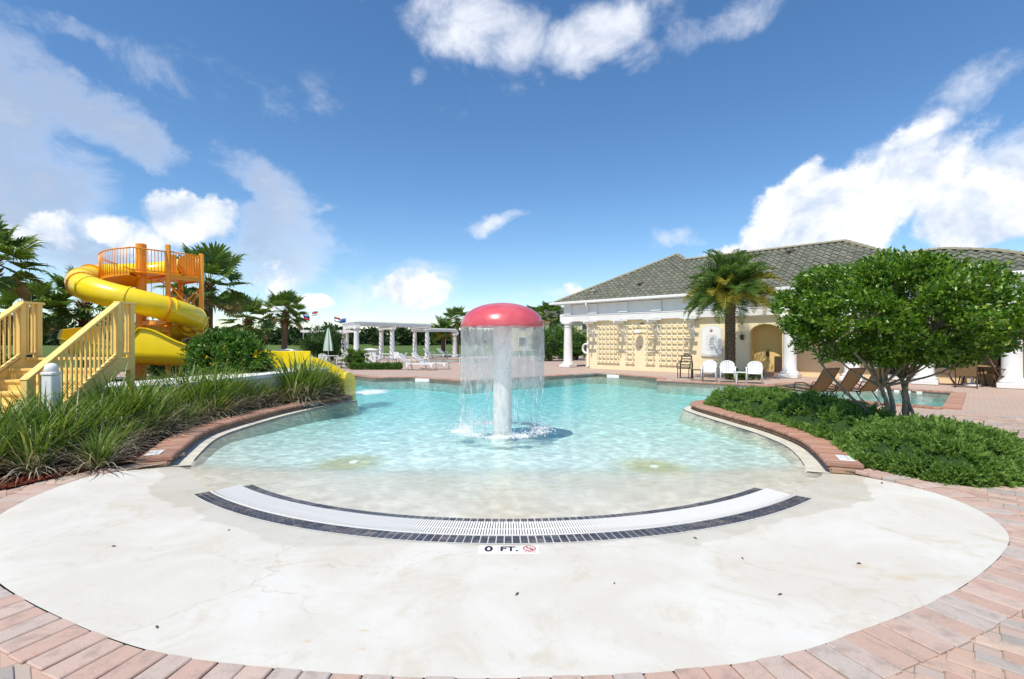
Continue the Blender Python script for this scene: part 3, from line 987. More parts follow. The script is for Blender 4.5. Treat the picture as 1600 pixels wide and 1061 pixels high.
# white marker tiles let into the ends of both curbs
for (root, off, pth, out, lab) in ((cl, offl, L_in, L_out, 0), (cr, offr, R_in, R_out, 1)):
    i = 3
    c = pth[i] * .35 + out[i] * .65; d = pth[i + 1] - pth[i]
    t = MB().box((0, 0, 0), (.30, .17, .008), bev=.002).build('marker_tile', M['tile_white'], root)
    t.location = (c[0] - off[0], c[1] - off[1], .078); t.rotation_euler = (0, 0, math.atan2(d[1], d[0]) + PI)
    link('lettering', text_mesh('NO DIVING', .045, M['ink_grey']), t, (0, .02, .0055), (0, 0, PI / 2 * 0))
    link('lettering', text_mesh('0 FT.', .05, M['ink_grey']), t, (0, -.04, .0055))
# dark depth plate near the far end of the planter curb
i = 60 if len(L_in) > 62 else -4
d = L_in[i + 1] - L_in[i]
t = MB().box((0, 0, 0), (.7, .012, .075), bev=.002).build('depth_plate', M['edge_tile'], cl)
t.location = (L_in[i][0] + .0 - offl[0] + nl[i][0] * .0, L_in[i][1] - offl[1], -.02); t.rotation_euler = (0, 0, math.atan2(d[1], d[0]))
link('lettering', text_mesh('NO DIVING', .06, M['tile_white']), t, (0, -.0075, 0), (PI / 2, 0, 0))

# --- gutter: two bands of dark tiles and a white slatted grate
gut = empty('drain_gutter', (GC[0], GC[1] - GR_OUT, -.065), 0, 'curved drain gutter of white grate slats between dark tile bands', 'drain')
goff = np.array((GC[0], GC[1] - GR_OUT, -.065))
A0, A1 = R(-90 - 41), R(-90 + 38.6)
def gpt(r, a, dz=0.0):
    p = GC + r * np.array((math.cos(a), math.sin(a)))
    return np.array((p[0], p[1], zat(p[0], p[1]) + dz)) - goff
# bed under the gutter
nseg = 90; mb = MB(); V = []; F = []
for i in range(nseg + 1):
    a = A0 + (A1 - A0) * i / nseg
    V += [gpt(GR_IN - .008, a, .003), gpt(GR_OUT + .008, a, .003)]
F = [[2 * i, 2 * i + 1, 2 * i + 3, 2 * i + 2] for i in range(nseg)]
mb.add(V, F)
mb.build('grout_bed', simple('pale_grout', (.62, .62, .60), .8, .1, 9.0), gut)
tiles = []
bands = [(GR_OUT - .16, .0525, 3), (GR_IN + .005, .041, 3)]
for r0, dr, rows in bands:
    for j in range(rows):
        r = r0 + (j + .5) * dr
        na = int((A1 - A0) * r0 / .066)
        for i in range(na):
            a = A0 + (A1 - A0) * (i + .5) / na
            tiles.append((gpt(r, a, .004), a, dr - .009, (A1 - A0) * r / na - .010))
tiles.sort(key=lambda t: t[0][1])
tm = MB().box((0, 0, 0), (1, 1, .008), bev=.0).mesh('gutter_tile', M['edge_tile'])
mbs = MB()
for i, (p, a, dr, da) in enumerate(tiles):
    rz_ = rnd.uniform(-.01, .01)
    if i < 290:
        link('tile', tm, gut, p, (0, 0, a + rz_), (dr, da, 1))
    else:
        mbs.box(p, (dr, da, .008), a + rz_)
tag(mbs.build('tile_band', M['edge_tile_many'], gut), kind='stuff')
# grate
ga, gb = GR_IN + .135, GR_OUT - .168
V = []
for i in range(nseg + 1):
    a = A0 + (A1 - A0) * i / nseg
    V += [gpt(ga, a, .0045), gpt(gb, a, .0045)]
MB().add(V, F).build('channel', M['drain_dark'], gut)
ns = 285
sm = MB().box((0, 0, 0), (1, .0155, .008), bev=.0).mesh('grate_slat', M['drain_white'])
for i in range(ns):
    a = A0 + (A1 - A0) * (i + .5) / ns
    p = gpt((ga + gb) / 2, a, .011)
    link('slat', sm, gut, p, (0, R(2.1), a), (gb - ga - .012, 1, 1))
for rr in (ga + .004, (ga + gb) / 2, gb - .004):
    mb = MB()
    pth = [gpt(rr, A0 + (A1 - A0) * i / 60, .0085) for i in range(61)]
    for i in range(60): mb.beam(pth[i], pth[i + 1], .010, .007)
    mb.build('grate_rail', M['drain_white'], gut)

# --- floor inlets
for px, py in ((553, 716), (1022, 724)):
    gx, gy = ground(px, py, -.17)
    o = MB().lathe([(.07, 0), (.07, .012), (.05, .018), (.02, .018)], 16).build('floor_inlet', M['drain_white'], smooth=False)
    o.location = (gx, gy, zat(gx, gy))
    tag(o, 'small round white inlet in the shallow floor ' + ('nearer the grass bed' if px < 800 else 'nearer the juniper hedge'), 'inlet', 'floor inlets')

# --- pavers that can be told apart, children of the pavement
sold = resample(beach, .150)
sn = normals2(sold)
sb = MB().box((0, 0, 0), (.143, .288, .04), bev=.006).mesh('soldier_paver', M['paver_pink'])
for i in range(len(sold) - 1):
    c = (sold[i] + sold[i + 1]) / 2; d = sold[i + 1] - sold[i]
    nn = np.array((d[1], -d[0])) / np.hypot(*d)
    p = c + nn * (.1425 + rnd.uniform(-.008, .006))
    link('paver', sb, deck, (p[0], p[1], -.016 + rnd.uniform(-.003, .003)), (rnd.uniform(-.008, .008), rnd.uniform(-.008, .008), math.atan2(d[1], d[0]) + rnd.uniform(-.012, .012)))
sold_out = sold + sn * .305
fbm = MB().box((0, 0, 0), (.203, .098, .04), bev=.005).mesh('field_paver', M['paver_field'])
cand = []
FA = R(-43.5)
ca, sa = math.cos(FA), math.sin(FA)
for r in range(-90, 140):
    for c in range(-80, 60):
        u = (c + .5 * (r % 2)) * .209; w = r * .104
        x, y = u * ca - w * sa, u * sa + w * ca
        if 1.6 < y < 10.5 and -1.12 * y - .3 < x < 1.12 * y + .3: cand.append((x, y))
cand = np.array(cand)
bp = np.vstack([sold_out, sold_out[::-1][:1], [(4.6, 9), (0, 12), (-5.2, 9)]])
# keep outside the soldier ring, off the beds
ok = ~inside(np.vstack([sold_out, [(3, 8), (-3, 8)]]), cand) & (dist_to(sold_out, cand, False) > .03)
bedR = np.array([(4.0, 6.05), (4.62, 5.78), (4.98, 5.42), (5.5, 5.35), (6.3, 5.75), (6.9, 6.4), (7.1, 8.3), (7.1, 9.5), (6.9, 11.3), (6.2, 12.5), (4.8, 13), (3.5, 10)])
bedL = np.array([(-4.9, 6.35), (-5.32, 5.85), (-5.45, 5.3), (-5.6, 4.7), (-14, 4.0), (-14, 16), (-4.5, 14)])
ok &= ~inside(bedR, cand) & ~inside(bedL, cand) & ~inside(hole, cand)
cand = cand[ok]
cand = cand[np.argsort(cand[:, 1])]
mbs = MB()
for i, (x, y) in enumerate(cand):
    if i < 185:
        link('paver', fbm, deck, (x, y, -.024 + rnd.uniform(-.003, .003)), (rnd.uniform(-.008, .008), rnd.uniform(-.008, .008), FA + rnd.uniform(-.012, .012)))
    else:
        mbs.box((x, y, -.024 + rnd.uniform(-.003, .003)), (.203, .098, .04), FA + rnd.uniform(-.01, .01))
if mbs.v: tag(mbs.build('paver_field', M['paver_field_many'], deck), kind='stuff')

# --- planting beds
def bed(poly, z, mat, name, label):
    v, f = tri_fill(clean(resample(np.vstack([poly, poly[:1]]), .3)), ())
    o = link(name, mesh_np(name, np.c_[v, np.full(len(v), z)], f, mat))
    return tag(o, label, kind='structure')
bedLg = np.vstack([L_out[2:] + nl[2:] * .05, [(-5.2, 14.5), (-6.5, 15.5), (-9, 20), (-23, 20), (-23, 4), (-5.75, 4.6), (-5.42, 5.25), (-5.25, 5.85)]])
bed(bedLg, .012, M['mulch'], 'planting_bed', 'reddish mulch bed under the strappy grass and slide')
bedRg = np.vstack([R_out[2:-6] - nr[2:-6] * .05, [(5.2, 12.3), (6.2, 12.2), (6.9, 11.2), (7.05, 9.5), (7.0, 8.3), (6.75, 6.5), (6.2, 5.78), (5.5, 5.42), (5.0, 5.46), (4.68, 5.82)]])
bed(bedRg, .012, M['mulch'], 'planting_bed', 'reddish mulch bed under the juniper hedge')
# ================================================================== MUSHROOM FOUNTAIN
MX, MY = -.18, 9.09
mf = empty('mushroom_fountain', (MX, MY, 0), 0, 'pink-red mushroom fountain on a white pole pouring a curtain of water', 'fountain')
capo = MB()
prof = [(.0, 2.30), (.12, 2.297), (.26, 2.28), (.40, 2.247), (.53, 2.195), (.64, 2.125), (.715, 2.04), (.76, 1.95), (.778, 1.87), (.772, 1.852), (.755, 1.85), (.73, 1.90), (.6, 2.02), (.3, 2.12), (.17, 2.13)]
capo.lathe([(max(r, .001), z) for r, z in prof], 56, cap=False)
smooth_by_angle(capo.build('cap', M['cap_red'], mf), 60)
pz = zat(MX, MY)
smooth_by_angle(MB().lathe([(.176, pz - .05), (.174, 0.0), (.172, 2.14)], 36).build('pole', M['pole'], mf), 40)
MB().lathe([(.215, pz - .02), (.215, pz + .02), (.18, pz + .03)], 28).build('flange', M['white'], mf)
# curtain: thin wavy cylinder of water from the rim
V = []; F = []
na, nzz = 220, 60
for i in range(nzz + 1):
    t = i / nzz; z = 1.86 - t * (1.86 - WATER_Z - .01)
    for j in range(na):
        a = 2 * PI * j / na
        r = .772 + .012 * math.sin(9 * a + 2.2 * t) + .010 * math.sin(23 * a - 3 * t) + .02 * t * math.sin(5 * a + 6 * t) - .012 * t
        V.append((r * math.cos(a), r * math.sin(a), z))
F = np.array([[i * na + j, i * na + (j + 1) % na, (i + 1) * na + (j + 1) % na, (i + 1) * na + j] for i in range(nzz) for j in range(na)])
link('water_curtain', mesh_np('water_curtain', V, F, M['fall_sheet'], True), mf)
# falling strands and drops below the curtain
mb = MB()
for i in range(520):
    a = rnd.uniform(0, 2 * PI); r = .765 + rnd.gauss(0, .022)
    z = WATER_Z + 1.55 * rnd.random() ** 1.5; L = rnd.uniform(.03, .24) * (1 if rnd.random() < .5 else .5)
    w = rnd.uniform(.0013, .0034)
    x, y = r * math.cos(a), r * math.sin(a)
    pts = [(x + rnd.gauss(0, .004), y + rnd.gauss(0, .004), z + L * q) for q in (0, .3, .65, 1)]
    mb.tube(pts, [w * .5, w * 1.2, w * .8, w * .2], 5, True)
tag(mb.build('falling_drops', M['drop'], mf, True), kind='stuff')
# splash ring
na, nr_ = 120, 26
V = []; cov = []
for i in range(nr_):
    r = .40 + .85 * i / (nr_ - 1)
    for j in range(na):
        a = 2 * PI * j / na
        c = math.exp(-((r - .74) / .27) ** 2) * (.75 + .25 * math.sin(3 * a + 1) * math.sin(7 * a))
        V.append((r * math.cos(a), r * math.sin(a), WATER_Z + .006 + c * .022 * (1 + rnd.gauss(0, .7)))); cov.append(c * .86)
F = np.array([[i * na + j, i * na + (j + 1) % na, (i + 1) * na + (j + 1) % na, (i + 1) * na + j] for i in range(nr_ - 1) for j in range(na)])[:, ::-1]
me = mesh_np('splash_foam', V, F, M['foam'], True)
at = me.attributes.new('cover', 'FLOAT', 'POINT'); at.data.foreach_set('value', np.array(cov, np.float32))
link('splash_foam', me, mf)
mb = MB()
for i in range(1600):
    a = rnd.uniform(0, 2 * PI); r = .78 + rnd.gauss(0, .15); z = WATER_Z + abs(rnd.gauss(0, .065)); s = rnd.uniform(.002, .010)
    x, y = r * math.cos(a), r * math.sin(a)
    mb.add([(x + s, y, z), (x - s, y, z), (x, y + s, z), (x, y - s, z), (x, y, z + s * 1.3), (x, y, z - s)], [[0, 2, 4], [2, 1, 4], [1, 3, 4], [3, 0, 4], [2, 0, 5], [1, 2, 5], [3, 1, 5], [0, 3, 5]])
tag(mb.build('splash_drops', M['drop'], mf, True), kind='stuff')

# ================================================================== PLANT HELPERS
def unit(v): return v / np.maximum(np.linalg.norm(v, axis=-1, keepdims=True), 1e-9)


def rand_dirs(n, g=rng):
    return unit(g.normal(size=(n, 3)))


def leaves_mesh(name, P, D, L, W, mat, fold=.25, g=rng):
    """folded two-triangle leaves at P pointing along D"""
    n = len(P)
    L = np.broadcast_to(np.asarray(L, float), (n,))[:, None]; W = np.broadcast_to(np.asarray(W, float), (n,))[:, None]
    D = unit(D); S = unit(np.cross(D, rand_dirs(n, g))); N = np.cross(S, D)
    a = P; b = P + D * L * .45 + S * W * .5 + N * W * fold; c = P + D * L - N * W * .15; d = P + D * L * .45 - S * W * .5 + N * W * fold
    V = np.stack([a, b, c, d], 1).reshape(-1, 3)
    i = np.arange(n)[:, None] * 4
    F = np.concatenate([i + [0, 1, 2], i + [0, 2, 3]], 0)
    return mesh_np(name, V, F, mat)


def crown_points(n, c, r, g=rng, flat=-1.0, shell=.55, lumps=7, lump_amp=.22, seed=0):
    """points through the volume of an uneven crown, denser to the outside, plus outward directions"""
    gg = np.random.default_rng(seed)
    u = rand_dirs(n, g)
    ld = rand_dirs(lumps, gg); lw = gg.uniform(.5, 1, lumps)
    bumpf = 1 + lump_amp * np.max((u @ ld.T - .55).clip(0) / .45 * lw, axis=1) - lump_amp * .35
    rad = (shell + (1 - shell) * g.random(n) ** .6) * bumpf
    P = u * rad[:, None]
    P[:, 2] = np.maximum(P[:, 2], flat + .12 * g.random(n))
    return np.asarray(c) + P * np.asarray(r), u


def clustered(nc, per, c, r, spread, g=rng, **kw):
    C, U = crown_points(nc, c, r, g, **kw)
    sp = spread * g.uniform(.6, 1.35, nc)
    P = np.repeat(C, per, 0) + np.clip(g.normal(size=(nc * per, 3)), -1.7, 1.7) * np.repeat(sp, per)[:, None] * (1, 1, .7)
    D = unit(np.repeat(U, per, 0) * .6 + rand_dirs(nc * per, g) * .8 + np.array((0, 0, .35)))
    return P, D


def bush(name, base, size, mat, label, cat='bush', group=None, n=120, per=40, leaf=.08, flowers=0, seed=1, core=True):
    g = np.random.default_rng(seed)
    root = empty(name, base, 0, label, cat, group)
    rx, ry, rz = size
    P, D = clustered(n, per, (0, 0, rz * .98), (rx, ry, rz), min(rx, rz) * .12, g, flat=-.95, shell=.55, lumps=9, lump_amp=.28, seed=seed)
    P[:, 2] = np.maximum(P[:, 2], .02)
    link('foliage', leaves_mesh('foliage', P, D, g.uniform(.7, 1.3, len(P)) * leaf, g.uniform(.4, .65, len(P)) * leaf, mat, g=g), root)
    mb = MB()
    for i in range(9):
        a = i * .7; q = rx * .55
        mb.tube([(0.05 * math.cos(a), .05 * math.sin(a), -.02), (q * .4 * math.cos(a), q * .4 * math.sin(a), rz * .6), (q * math.cos(a), q * math.sin(a), rz * 1.3)], [.022 * rz + .008, .014 * rz + .005, .006], 5)
    mb.build('stem', M['twig'], root, True)
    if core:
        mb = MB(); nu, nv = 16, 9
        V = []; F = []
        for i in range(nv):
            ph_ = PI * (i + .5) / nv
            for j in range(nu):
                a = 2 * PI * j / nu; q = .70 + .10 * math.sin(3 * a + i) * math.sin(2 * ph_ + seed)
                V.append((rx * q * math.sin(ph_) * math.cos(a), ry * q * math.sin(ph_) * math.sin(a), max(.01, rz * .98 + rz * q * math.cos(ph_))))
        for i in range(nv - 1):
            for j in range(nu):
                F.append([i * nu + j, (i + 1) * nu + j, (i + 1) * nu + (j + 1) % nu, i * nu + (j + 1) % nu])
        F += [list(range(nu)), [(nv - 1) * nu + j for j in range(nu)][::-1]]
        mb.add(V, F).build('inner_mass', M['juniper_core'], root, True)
    if flowers:
        u = rand_dirs(flowers, g); u[:, 1] = -np.abs(u[:, 1])
        P2 = np.array((0, 0, rz * .95)) + u * np.array((rx, ry, rz)) * g.uniform(.88, 1.06, flowers)[:, None]
        P2 = P2[P2[:, 2] < rz * 1.5]
        P2 = np.repeat(P2, 6, 0) + g.normal(size=(len(P2) * 6, 3)) * .03
        link('blossoms', leaves_mesh('blossoms', P2, rand_dirs(len(P2), g), .05, .045, M['flower'], g=g), root)
    return root


# ================================================================== JUNIPER HEDGE (two stretches)
def hedge_height(P, poly):
    d = dist_to(poly, P)
    n = .5 + .5 * np.sin(P[:, 0] * 3.1 + 1.3 * np.sin(P[:, 1] * 2.1)) * np.sin(P[:, 1] * 2.7 + np.sin(P[:, 0] * 1.7))
    n2 = np.sin(P[:, 0] * 9 + P[:, 1] * 4) * np.sin(P[:, 1] * 8.3 - P[:, 0] * 3)
    return np.clip(d / .34, 0, 1) ** .45 * (.34 + .09 * n + .03 * n2) + .03


def juniper(name, poly, label, n, seed, extra=None):
    poly = clean(resample(np.vstack([poly, poly[:1]]), .2))
    g = np.random.default_rng(seed)
    c0 = poly.mean(0)
    root = empty(name, (c0[0], c0[1], 0), 0, label, 'hedge')
    off = np.array((c0[0], c0[1], 0))
    lo, hi = poly.min(0), poly.max(0)
    grid = np.stack(np.meshgrid(np.arange(lo[0], hi[0], .10), np.arange(lo[1], hi[1], .10)), -1).reshape(-1, 2)
    grid = grid[inside(poly, grid)]; grid = grid[dist_to(poly, grid) > .06]
    v, f = tri_fill(poly, (), grid)
    z = hedge_height(v, poly) - .05 + g.normal(0, .012, len(v))
    z[dist_to(poly, v) < .03] = .0
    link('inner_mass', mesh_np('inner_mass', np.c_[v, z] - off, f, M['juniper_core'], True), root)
    nt_ = n // 11
    T = g.uniform(lo, hi, (nt_ * 4, 2)); T = T[inside(poly, T)][:nt_]
    rim = np.repeat(resample(np.vstack([poly, poly[:1]]), .05), 2, 0)
    rim = rim + g.normal(0, .03, rim.shape)
    rim = rim[inside(poly, rim)]
    T = np.vstack([T, rim])
    d = dist_to(poly, T)
    h = hedge_height(T, poly)
    zz = h * np.where(d < .22, g.uniform(.2, 1.0, len(T)), g.uniform(.82, 1.04, len(T))) + np.where(d > .15, g.normal(0, .03, len(T)), 0)
    e = .05
    gx = (dist_to(poly, T + (e, 0)) - d) / e; gy = (dist_to(poly, T + (0, e)) - d) / e
    lean = np.c_[-gx, -gy, np.zeros(len(T))] * np.clip(1 - d / .4, 0, 1)[:, None]
    axis = unit(np.c_[g.normal(0, .38, (len(T), 2)), np.full(len(T), .8)] + lean * 1.2)
    per = 26
    sz = g.uniform(.7, 1.35, len(T))
    B = np.repeat(np.c_[T, zz - .07], per, 0) + g.normal(0, .022, (len(T) * per, 3))
    A = unit(np.repeat(axis, per, 0) * .75 + rand_dirs(len(B), g) * .62 + np.array((-.10, -.12, .12)))
    Ln = np.repeat(sz, per) * g.uniform(.055, .115, len(B))
    P = B
    k = 12
    t = np.linspace(.10, 1, k)
    side = unit(np.cross(A, rand_dirs(len(P), g)))
    PP = B[:, None] + A[:, None] * (Ln[:, None] * t)[..., None]
    sg = np.where(np.arange(k) % 2, 1., -1.)
    DD = A[:, None] * .85 + side[:, None] * (sg * .62 * (1 - .55 * t))[None, :, None] + g.normal(0, .12, (len(P), k, 3))
    LL = (Ln[:, None] * .42 * (1 - .5 * t)[None]) + .012
    # each sprig is one island so that it keeps one colour: shared base vertex not needed, colour noise is enough
    me = leaves_mesh('sprigs', PP.reshape(-1, 3) - off, DD.reshape(-1, 3), LL.ravel(), np.full(LL.size, .018), M['leaf_juniper'], .1, g)
    link('foliage', me, root)
    return root
hl = [tuple(p) for p in (R_out[12:-4] + nr[12:-4] * .02)]
hl = [p for p in hl if p[1] > 7.35]
back = [(5.3, 12.3), (6.0, 12.15), (6.6, 11.4), (6.75, 10.0), (6.7, 8.8), (6.5, 7.6)]
juniper('juniper_hedge', np.array(hl + back), 'low juniper hedge half in tree shade, reaching back along the brick curb', 7500, 21)
hr = [tuple(p) for p in (R_out[3:] + nr[3:] * .03) if p[1] <= 7.38]
front = [(6.5, 7.45), (6.75, 6.9), (6.7, 6.3), (6.15, 5.72), (5.5, 5.36), (5.02, 5.42), (4.66, 5.82)]
juniper('juniper_hedge', np.array(hr + front), 'sunlit front mass of low juniper spilling over the pavers', 8500, 22)

# ================================================================== LIGUSTRUM TREE
tr = empty('round_crowned_tree', (6.25, 7.95, 0), 0, 'small multi-stemmed tree with a broad glossy green crown above the juniper', 'tree')
g = np.random.default_rng(5)
stems = [[(-.08, -.02, 0), (-.12, -.03, .45), (-.30, -.1, .85), (-.68, -.25, 1.25), (-1.1, -.3, 1.65)],
         [(-.05, .0, 0), (-.02, .0, .5), (-.10, .05, .95), (-.05, .15, 1.4), (-.2, .2, 2.0)],
         [(.10, .02, 0), (.18, .0, .45), (.16, -.02, .85), (.42, -.1, 1.25), (.9, -.25, 1.55)],
         [(.16, .05, 0), (.30, .1, .5), (.22, .12, .95), (.28, .2, 1.4), (.3, .3, 2.0)],
         [(.05, .1, 0), (-.22, .3, .4), (-.5, .5, .75), (-.75, .7, 1.2), (-.9, .8, 1.7)],
         [(.2, .0, .0), (.32, .02, .35), (.36, .2, .8), (.75, .5, 1.25), (1.05, .6, 1.65)]]
for i, s in enumerate(stems):
    p = catmull(s, 6)
    rr = np.linspace(.042 if i < 4 else .032, .016, len(p))
    rr = rr * (1 + .10 * np.sin(np.arange(len(p)) * 1.9 + i))
    MB().tube(p + g.normal(0, .006, p.shape), rr, 9).build('trunk', M['bark_grey'], tr, True)
mb = MB()
for i in range(60):
    s = stems[i % 6]; a = Vector(s[3 + i % 2]) if i % 3 else Vector(s[2])
    th = rnd.uniform(0, 2 * PI); q = rnd.uniform(.5, 1.5)
    e = Vector((a.x * .5 + math.cos(th) * q, a.y * .5 + math.sin(th) * q, rnd.uniform(1.45, 2.6)))
    hr_ = math.hypot(e.x, e.y)
    if hr_ > 1.0: e.x, e.y = e.x / hr_, e.y / hr_
    m_ = (a + e) / 2 + Vector((rnd.gauss(0, .08), rnd.gauss(0, .08), -.08))
    mb.tube(catmull([a, m_, e], 4), np.linspace(.022, .006, 9), 5)
mb.build('branches', M['bark_grey'], tr, True)
Ps, Ds = [], []
P1, D1 = clustered(380, 112, (.05, 0, 2.0), (1.52, 1.52, .90), .086, g, flat=-.82, shell=.55, lumps=16, lump_amp=.34, seed=3)
Ps.append(P1); Ds.append(D1)
# layered sprays that break the outline
for i in range(170):
    u = rand_dirs(1, g)[0]; u[2] = abs(u[2]) * .9 - .35
    b0 = np.array((.05, 0, 2.02)) + u * (1.5, 1.48, .84) * (.86 + .20 * g.random())
    ax = unit(u * (1, 1, .5) + np.array((0, 0, .35)) + g.normal(0, .25, 3))
    L = g.uniform(.18, .42)
    k = 22
    t = g.random(k)
    Ps.append(b0 + ax * (t * L - .08)[:, None] + g.normal(0, .02, (k, 3))); Ds.append(unit(ax + rand_dirs(k, g) * .9))
P = np.vstack(Ps); D = np.vstack(Ds)
# hollows between leaf layers
hole_n = np.sin(P[:, 0] * 4.1 + 1) * np.sin(P[:, 1] * 4.6) * np.sin(P[:, 2] * 6.5 + P[:, 0] * 1.5)
keep = hole_n > -.48
P, D = P[keep], D[keep]
link('crown', leaves_mesh('crown', P, D, g.uniform(.06, .105, len(P)), g.uniform(.034, .054, len(P)), M['leaf_tree'], .22, g), tr)

# sword-leaved plant in front of the loungers
sp = empty('spiky_plant', (6.45, 9.9, .25), 0, 'small dark spiky-leaved plant rising behind the juniper near the loungers', 'plant')
mb = MB()
for i in range(26):
    a = rnd.uniform(0, 2 * PI); L = rnd.uniform(.28, .42); tl = rnd.uniform(.15, .75)
    d = Vector((math.cos(a) * tl, math.sin(a) * tl, 1)).normalized(); s = Vector((-math.sin(a), math.cos(a), 0)) * .014
    mb.add([-s, s, d * L * .6 + s * .9, d * L, d * L * .6 - s * .9], [[0, 1, 2, 3, 4]])
mb.build('leaves', M['shrub_dark'], sp)

# ================================================================== STRAPPY GRASS CLUMPS
def blade_arrays(n, g, L0, L1, lean0, lean1, droop, w, spread):
    a = g.uniform(0, 2 * PI, n); L = g.uniform(L0, L1, n); le = g.uniform(lean0, lean1, n)
    seg = 6; t = np.linspace(0, 1, seg + 1)
    out = np.stack([np.cos(a), np.sin(a), 0 * a], 1); sd = np.stack([-np.sin(a), np.cos(a), 0 * a], 1)
    base = out * (g.random(n) * spread)[:, None] + sd * g.normal(0, spread * .3, n)[:, None]
    ang = le[:, None] + (droop * g.uniform(.5, 1.4, n))[:, None] * t[None] ** 1.6
    dr = np.sin(ang); dz = np.cos(ang)
    st = L[:, None] / seg
    rr = np.concatenate([np.zeros((n, 1)), np.cumsum(dr[:, :-1] * st, 1)], 1); zz = np.concatenate([np.zeros((n, 1)), np.cumsum(dz[:, :-1] * st, 1)], 1)
    tw = g.normal(0, .10, n)[:, None] * t[None] ** 2
    C = base[:, None] + out[:, None] * rr[..., None] + sd[:, None] * (tw * L[:, None])[..., None] + np.array((0, 0, 1.)) * zz[..., None]
    C[..., 2] = np.maximum(C[..., 2], .01 + .02 * g.random((n, 1)))
    wd = w * g.uniform(.7, 1.25, n)[:, None] * (np.minimum(1, (1 - t) * 2.2 + .02) * np.minimum(1, .55 + t * 2))[None]
    Lf = C - sd[:, None] * wd[..., None] * .5; Rt = C + sd[:, None] * wd[..., None] * .5
    V = np.stack([Lf, Rt], 2).reshape(n, -1, 3)
    m = (seg + 1) * 2
    q = np.array([[2 * i, 2 * i + 1, 2 * i + 3, 2 * i + 2] for i in range(seg)])
    F = (np.arange(n)[:, None, None] * m + q[None]).reshape(-1, 4)
    return V.reshape(-1, 3), F
clump_meshes = []
for s in range(6):
    g = np.random.default_rng(40 + s)
    V, F = blade_arrays(135, g, .55, 1.08, .03, .58, 1.05, .0225, .12)
    V2, F2 = blade_arrays(140, g, .45, .92, .55, 1.3, 1.35, .014, .15)
    clump_meshes.append((mesh_np('green_blades', V, F, M['blade']), mesh_np('dry_blades', V2, F2, M['blade_dry'])))
# rows following the curb
spots = []
gr = random.Random(9)
Lo = resample(L_out, .45)
no = normals2(Lo)
for row, offd in enumerate((.34, .72, 1.1, 1.5)):
    for i in range(len(Lo)):
        p = Lo[i] - no[i] * (offd + gr.uniform(-.07, .07)); p = p + np.array((gr.uniform(-.09, .09), gr.uniform(-.09, .09)))
        if row == 3 and i > 9: continue
        spots.append((p[0], p[1], row))
for x, y in ((-5.55, 6.35), (-5.95, 6.1), (-6.35, 6.25), (-6.75, 6.5), (-6.0, 6.6), (-6.5, 6.85), (-7.1, 6.85), (-6.25, 7.3), (-6.85, 7.4), (-5.75, 6.95), (-5.95, 7.6), (-6.9, 6.1), (-7.3, 6.35), (-5.6, 5.95), (-5.4, 12.9), (-5.12, 13.2), (-5.25, 12.55), (-5.5, 12.3), (-5.35, 13.4), (-5.0, 13.5), (-5.6, 13.0)):
    spots.append((x, y, 9 if y < 9 else 8))
cl_names = {0: 'against the brick curb', 1: 'in the second row from the curb', 2: 'in the third row from the curb', 3: 'in the rearmost row', 9: 'by the white post', 8: 'beside the yellow slide end'}
kept = []
for x, y, row in spots:
    if all((x - a) ** 2 + (y - b) ** 2 > (.20 if row == 8 else .33) ** 2 for a, b, _ in kept): kept.append((x, y, row))
ORD = 'first second third fourth fifth sixth seventh eighth ninth tenth eleventh twelfth thirteenth fourteenth fifteenth sixteenth seventeenth eighteenth nineteenth twentieth'.split()
ORD += ['twenty-' + w for w in ORD[:9]] + ['thirtieth']
seen_row = {}
kept.sort(key=lambda q: q[1])
for i, (x, y, row) in enumerate(kept):
    sc_ = gr.uniform(.72, 1.14) * (.9 if row == 0 else 1.1) * (1.12 if y > 9.5 else 1) * (1.15 if row == 8 else 1)
    o_ = seen_row.get(row, 0); seen_row[row] = o_ + 1
    c = empty('grass_clump', (x, y, .01), gr.uniform(0, 6.28), 'strappy grass clump ' + cl_names[row] + ', ' + ORD[min(o_, 29)] + ' from the near end', 'plant', 'strappy grass clumps')
    c.scale = (sc_, sc_, sc_)
    a, b = clump_meshes[i % 6]
    link('green_blades', a, c, scale=(.86 if row == 0 else 1)); link('dry_blades', b, c, scale=(1.12 if row in (0, 9) else 1))
# lava rock at the near corner of the bed
mb = MB()
for i in range(900):
    x = gr.uniform(-7.2, -5.3); y = gr.uniform(4.75, 6.6)
    if not inside(bedLg, np.array([(x, y)]))[0] or y > 5.2 + (-x - 5.3) * .9 + .75: continue
    s = gr.uniform(.012, .032); rz_ = gr.uniform(0, 6)
    M3 = Matrix.Rotation(rz_, 3, 'Z') @ Matrix.Rotation(gr.uniform(-1, 1), 3, 'X')
    mb.add([Vector((x, y, .012 + s * .5)) + M3 @ (Vector(p) * s * gr.uniform(.7, 1.2)) for p in ((1, 0, 0), (-1, .1, 0), (0, 1, .1), (.1, -1, 0), (0, .1, .9), (0, 0, -.8))],
           [[0, 2, 4], [2, 1, 4], [1, 3, 4], [3, 0, 4], [2, 0, 5], [1, 2, 5], [3, 1, 5], [0, 3, 5]])
tag(mb.build('lava_rock', M['lava']), 'loose red lava rock at the near end of the grass bed', kind='stuff')

# ================================================================== WHITE POST
px_, py_ = -6.63, 7.0
po = empty('white_post', (px_, py_, 0), 0, 'short white post with a rounded cap in the grass bed', 'post')
MB().box((0, 0, .55), (.155, .155, 1.10), bev=.012).build('shaft', M['white'], po)
MB().box((0, 0, 1.125), (.178, .178, .045), bev=.012).build('collar', M['white'], po)
smooth_by_angle(MB().lathe([(.075, 1.145), (.081, 1.17), (.081, 1.20), (.070, 1.24), (.046, 1.265), (.01, 1.277)], 20).build('cap', M['white'], po), 60)

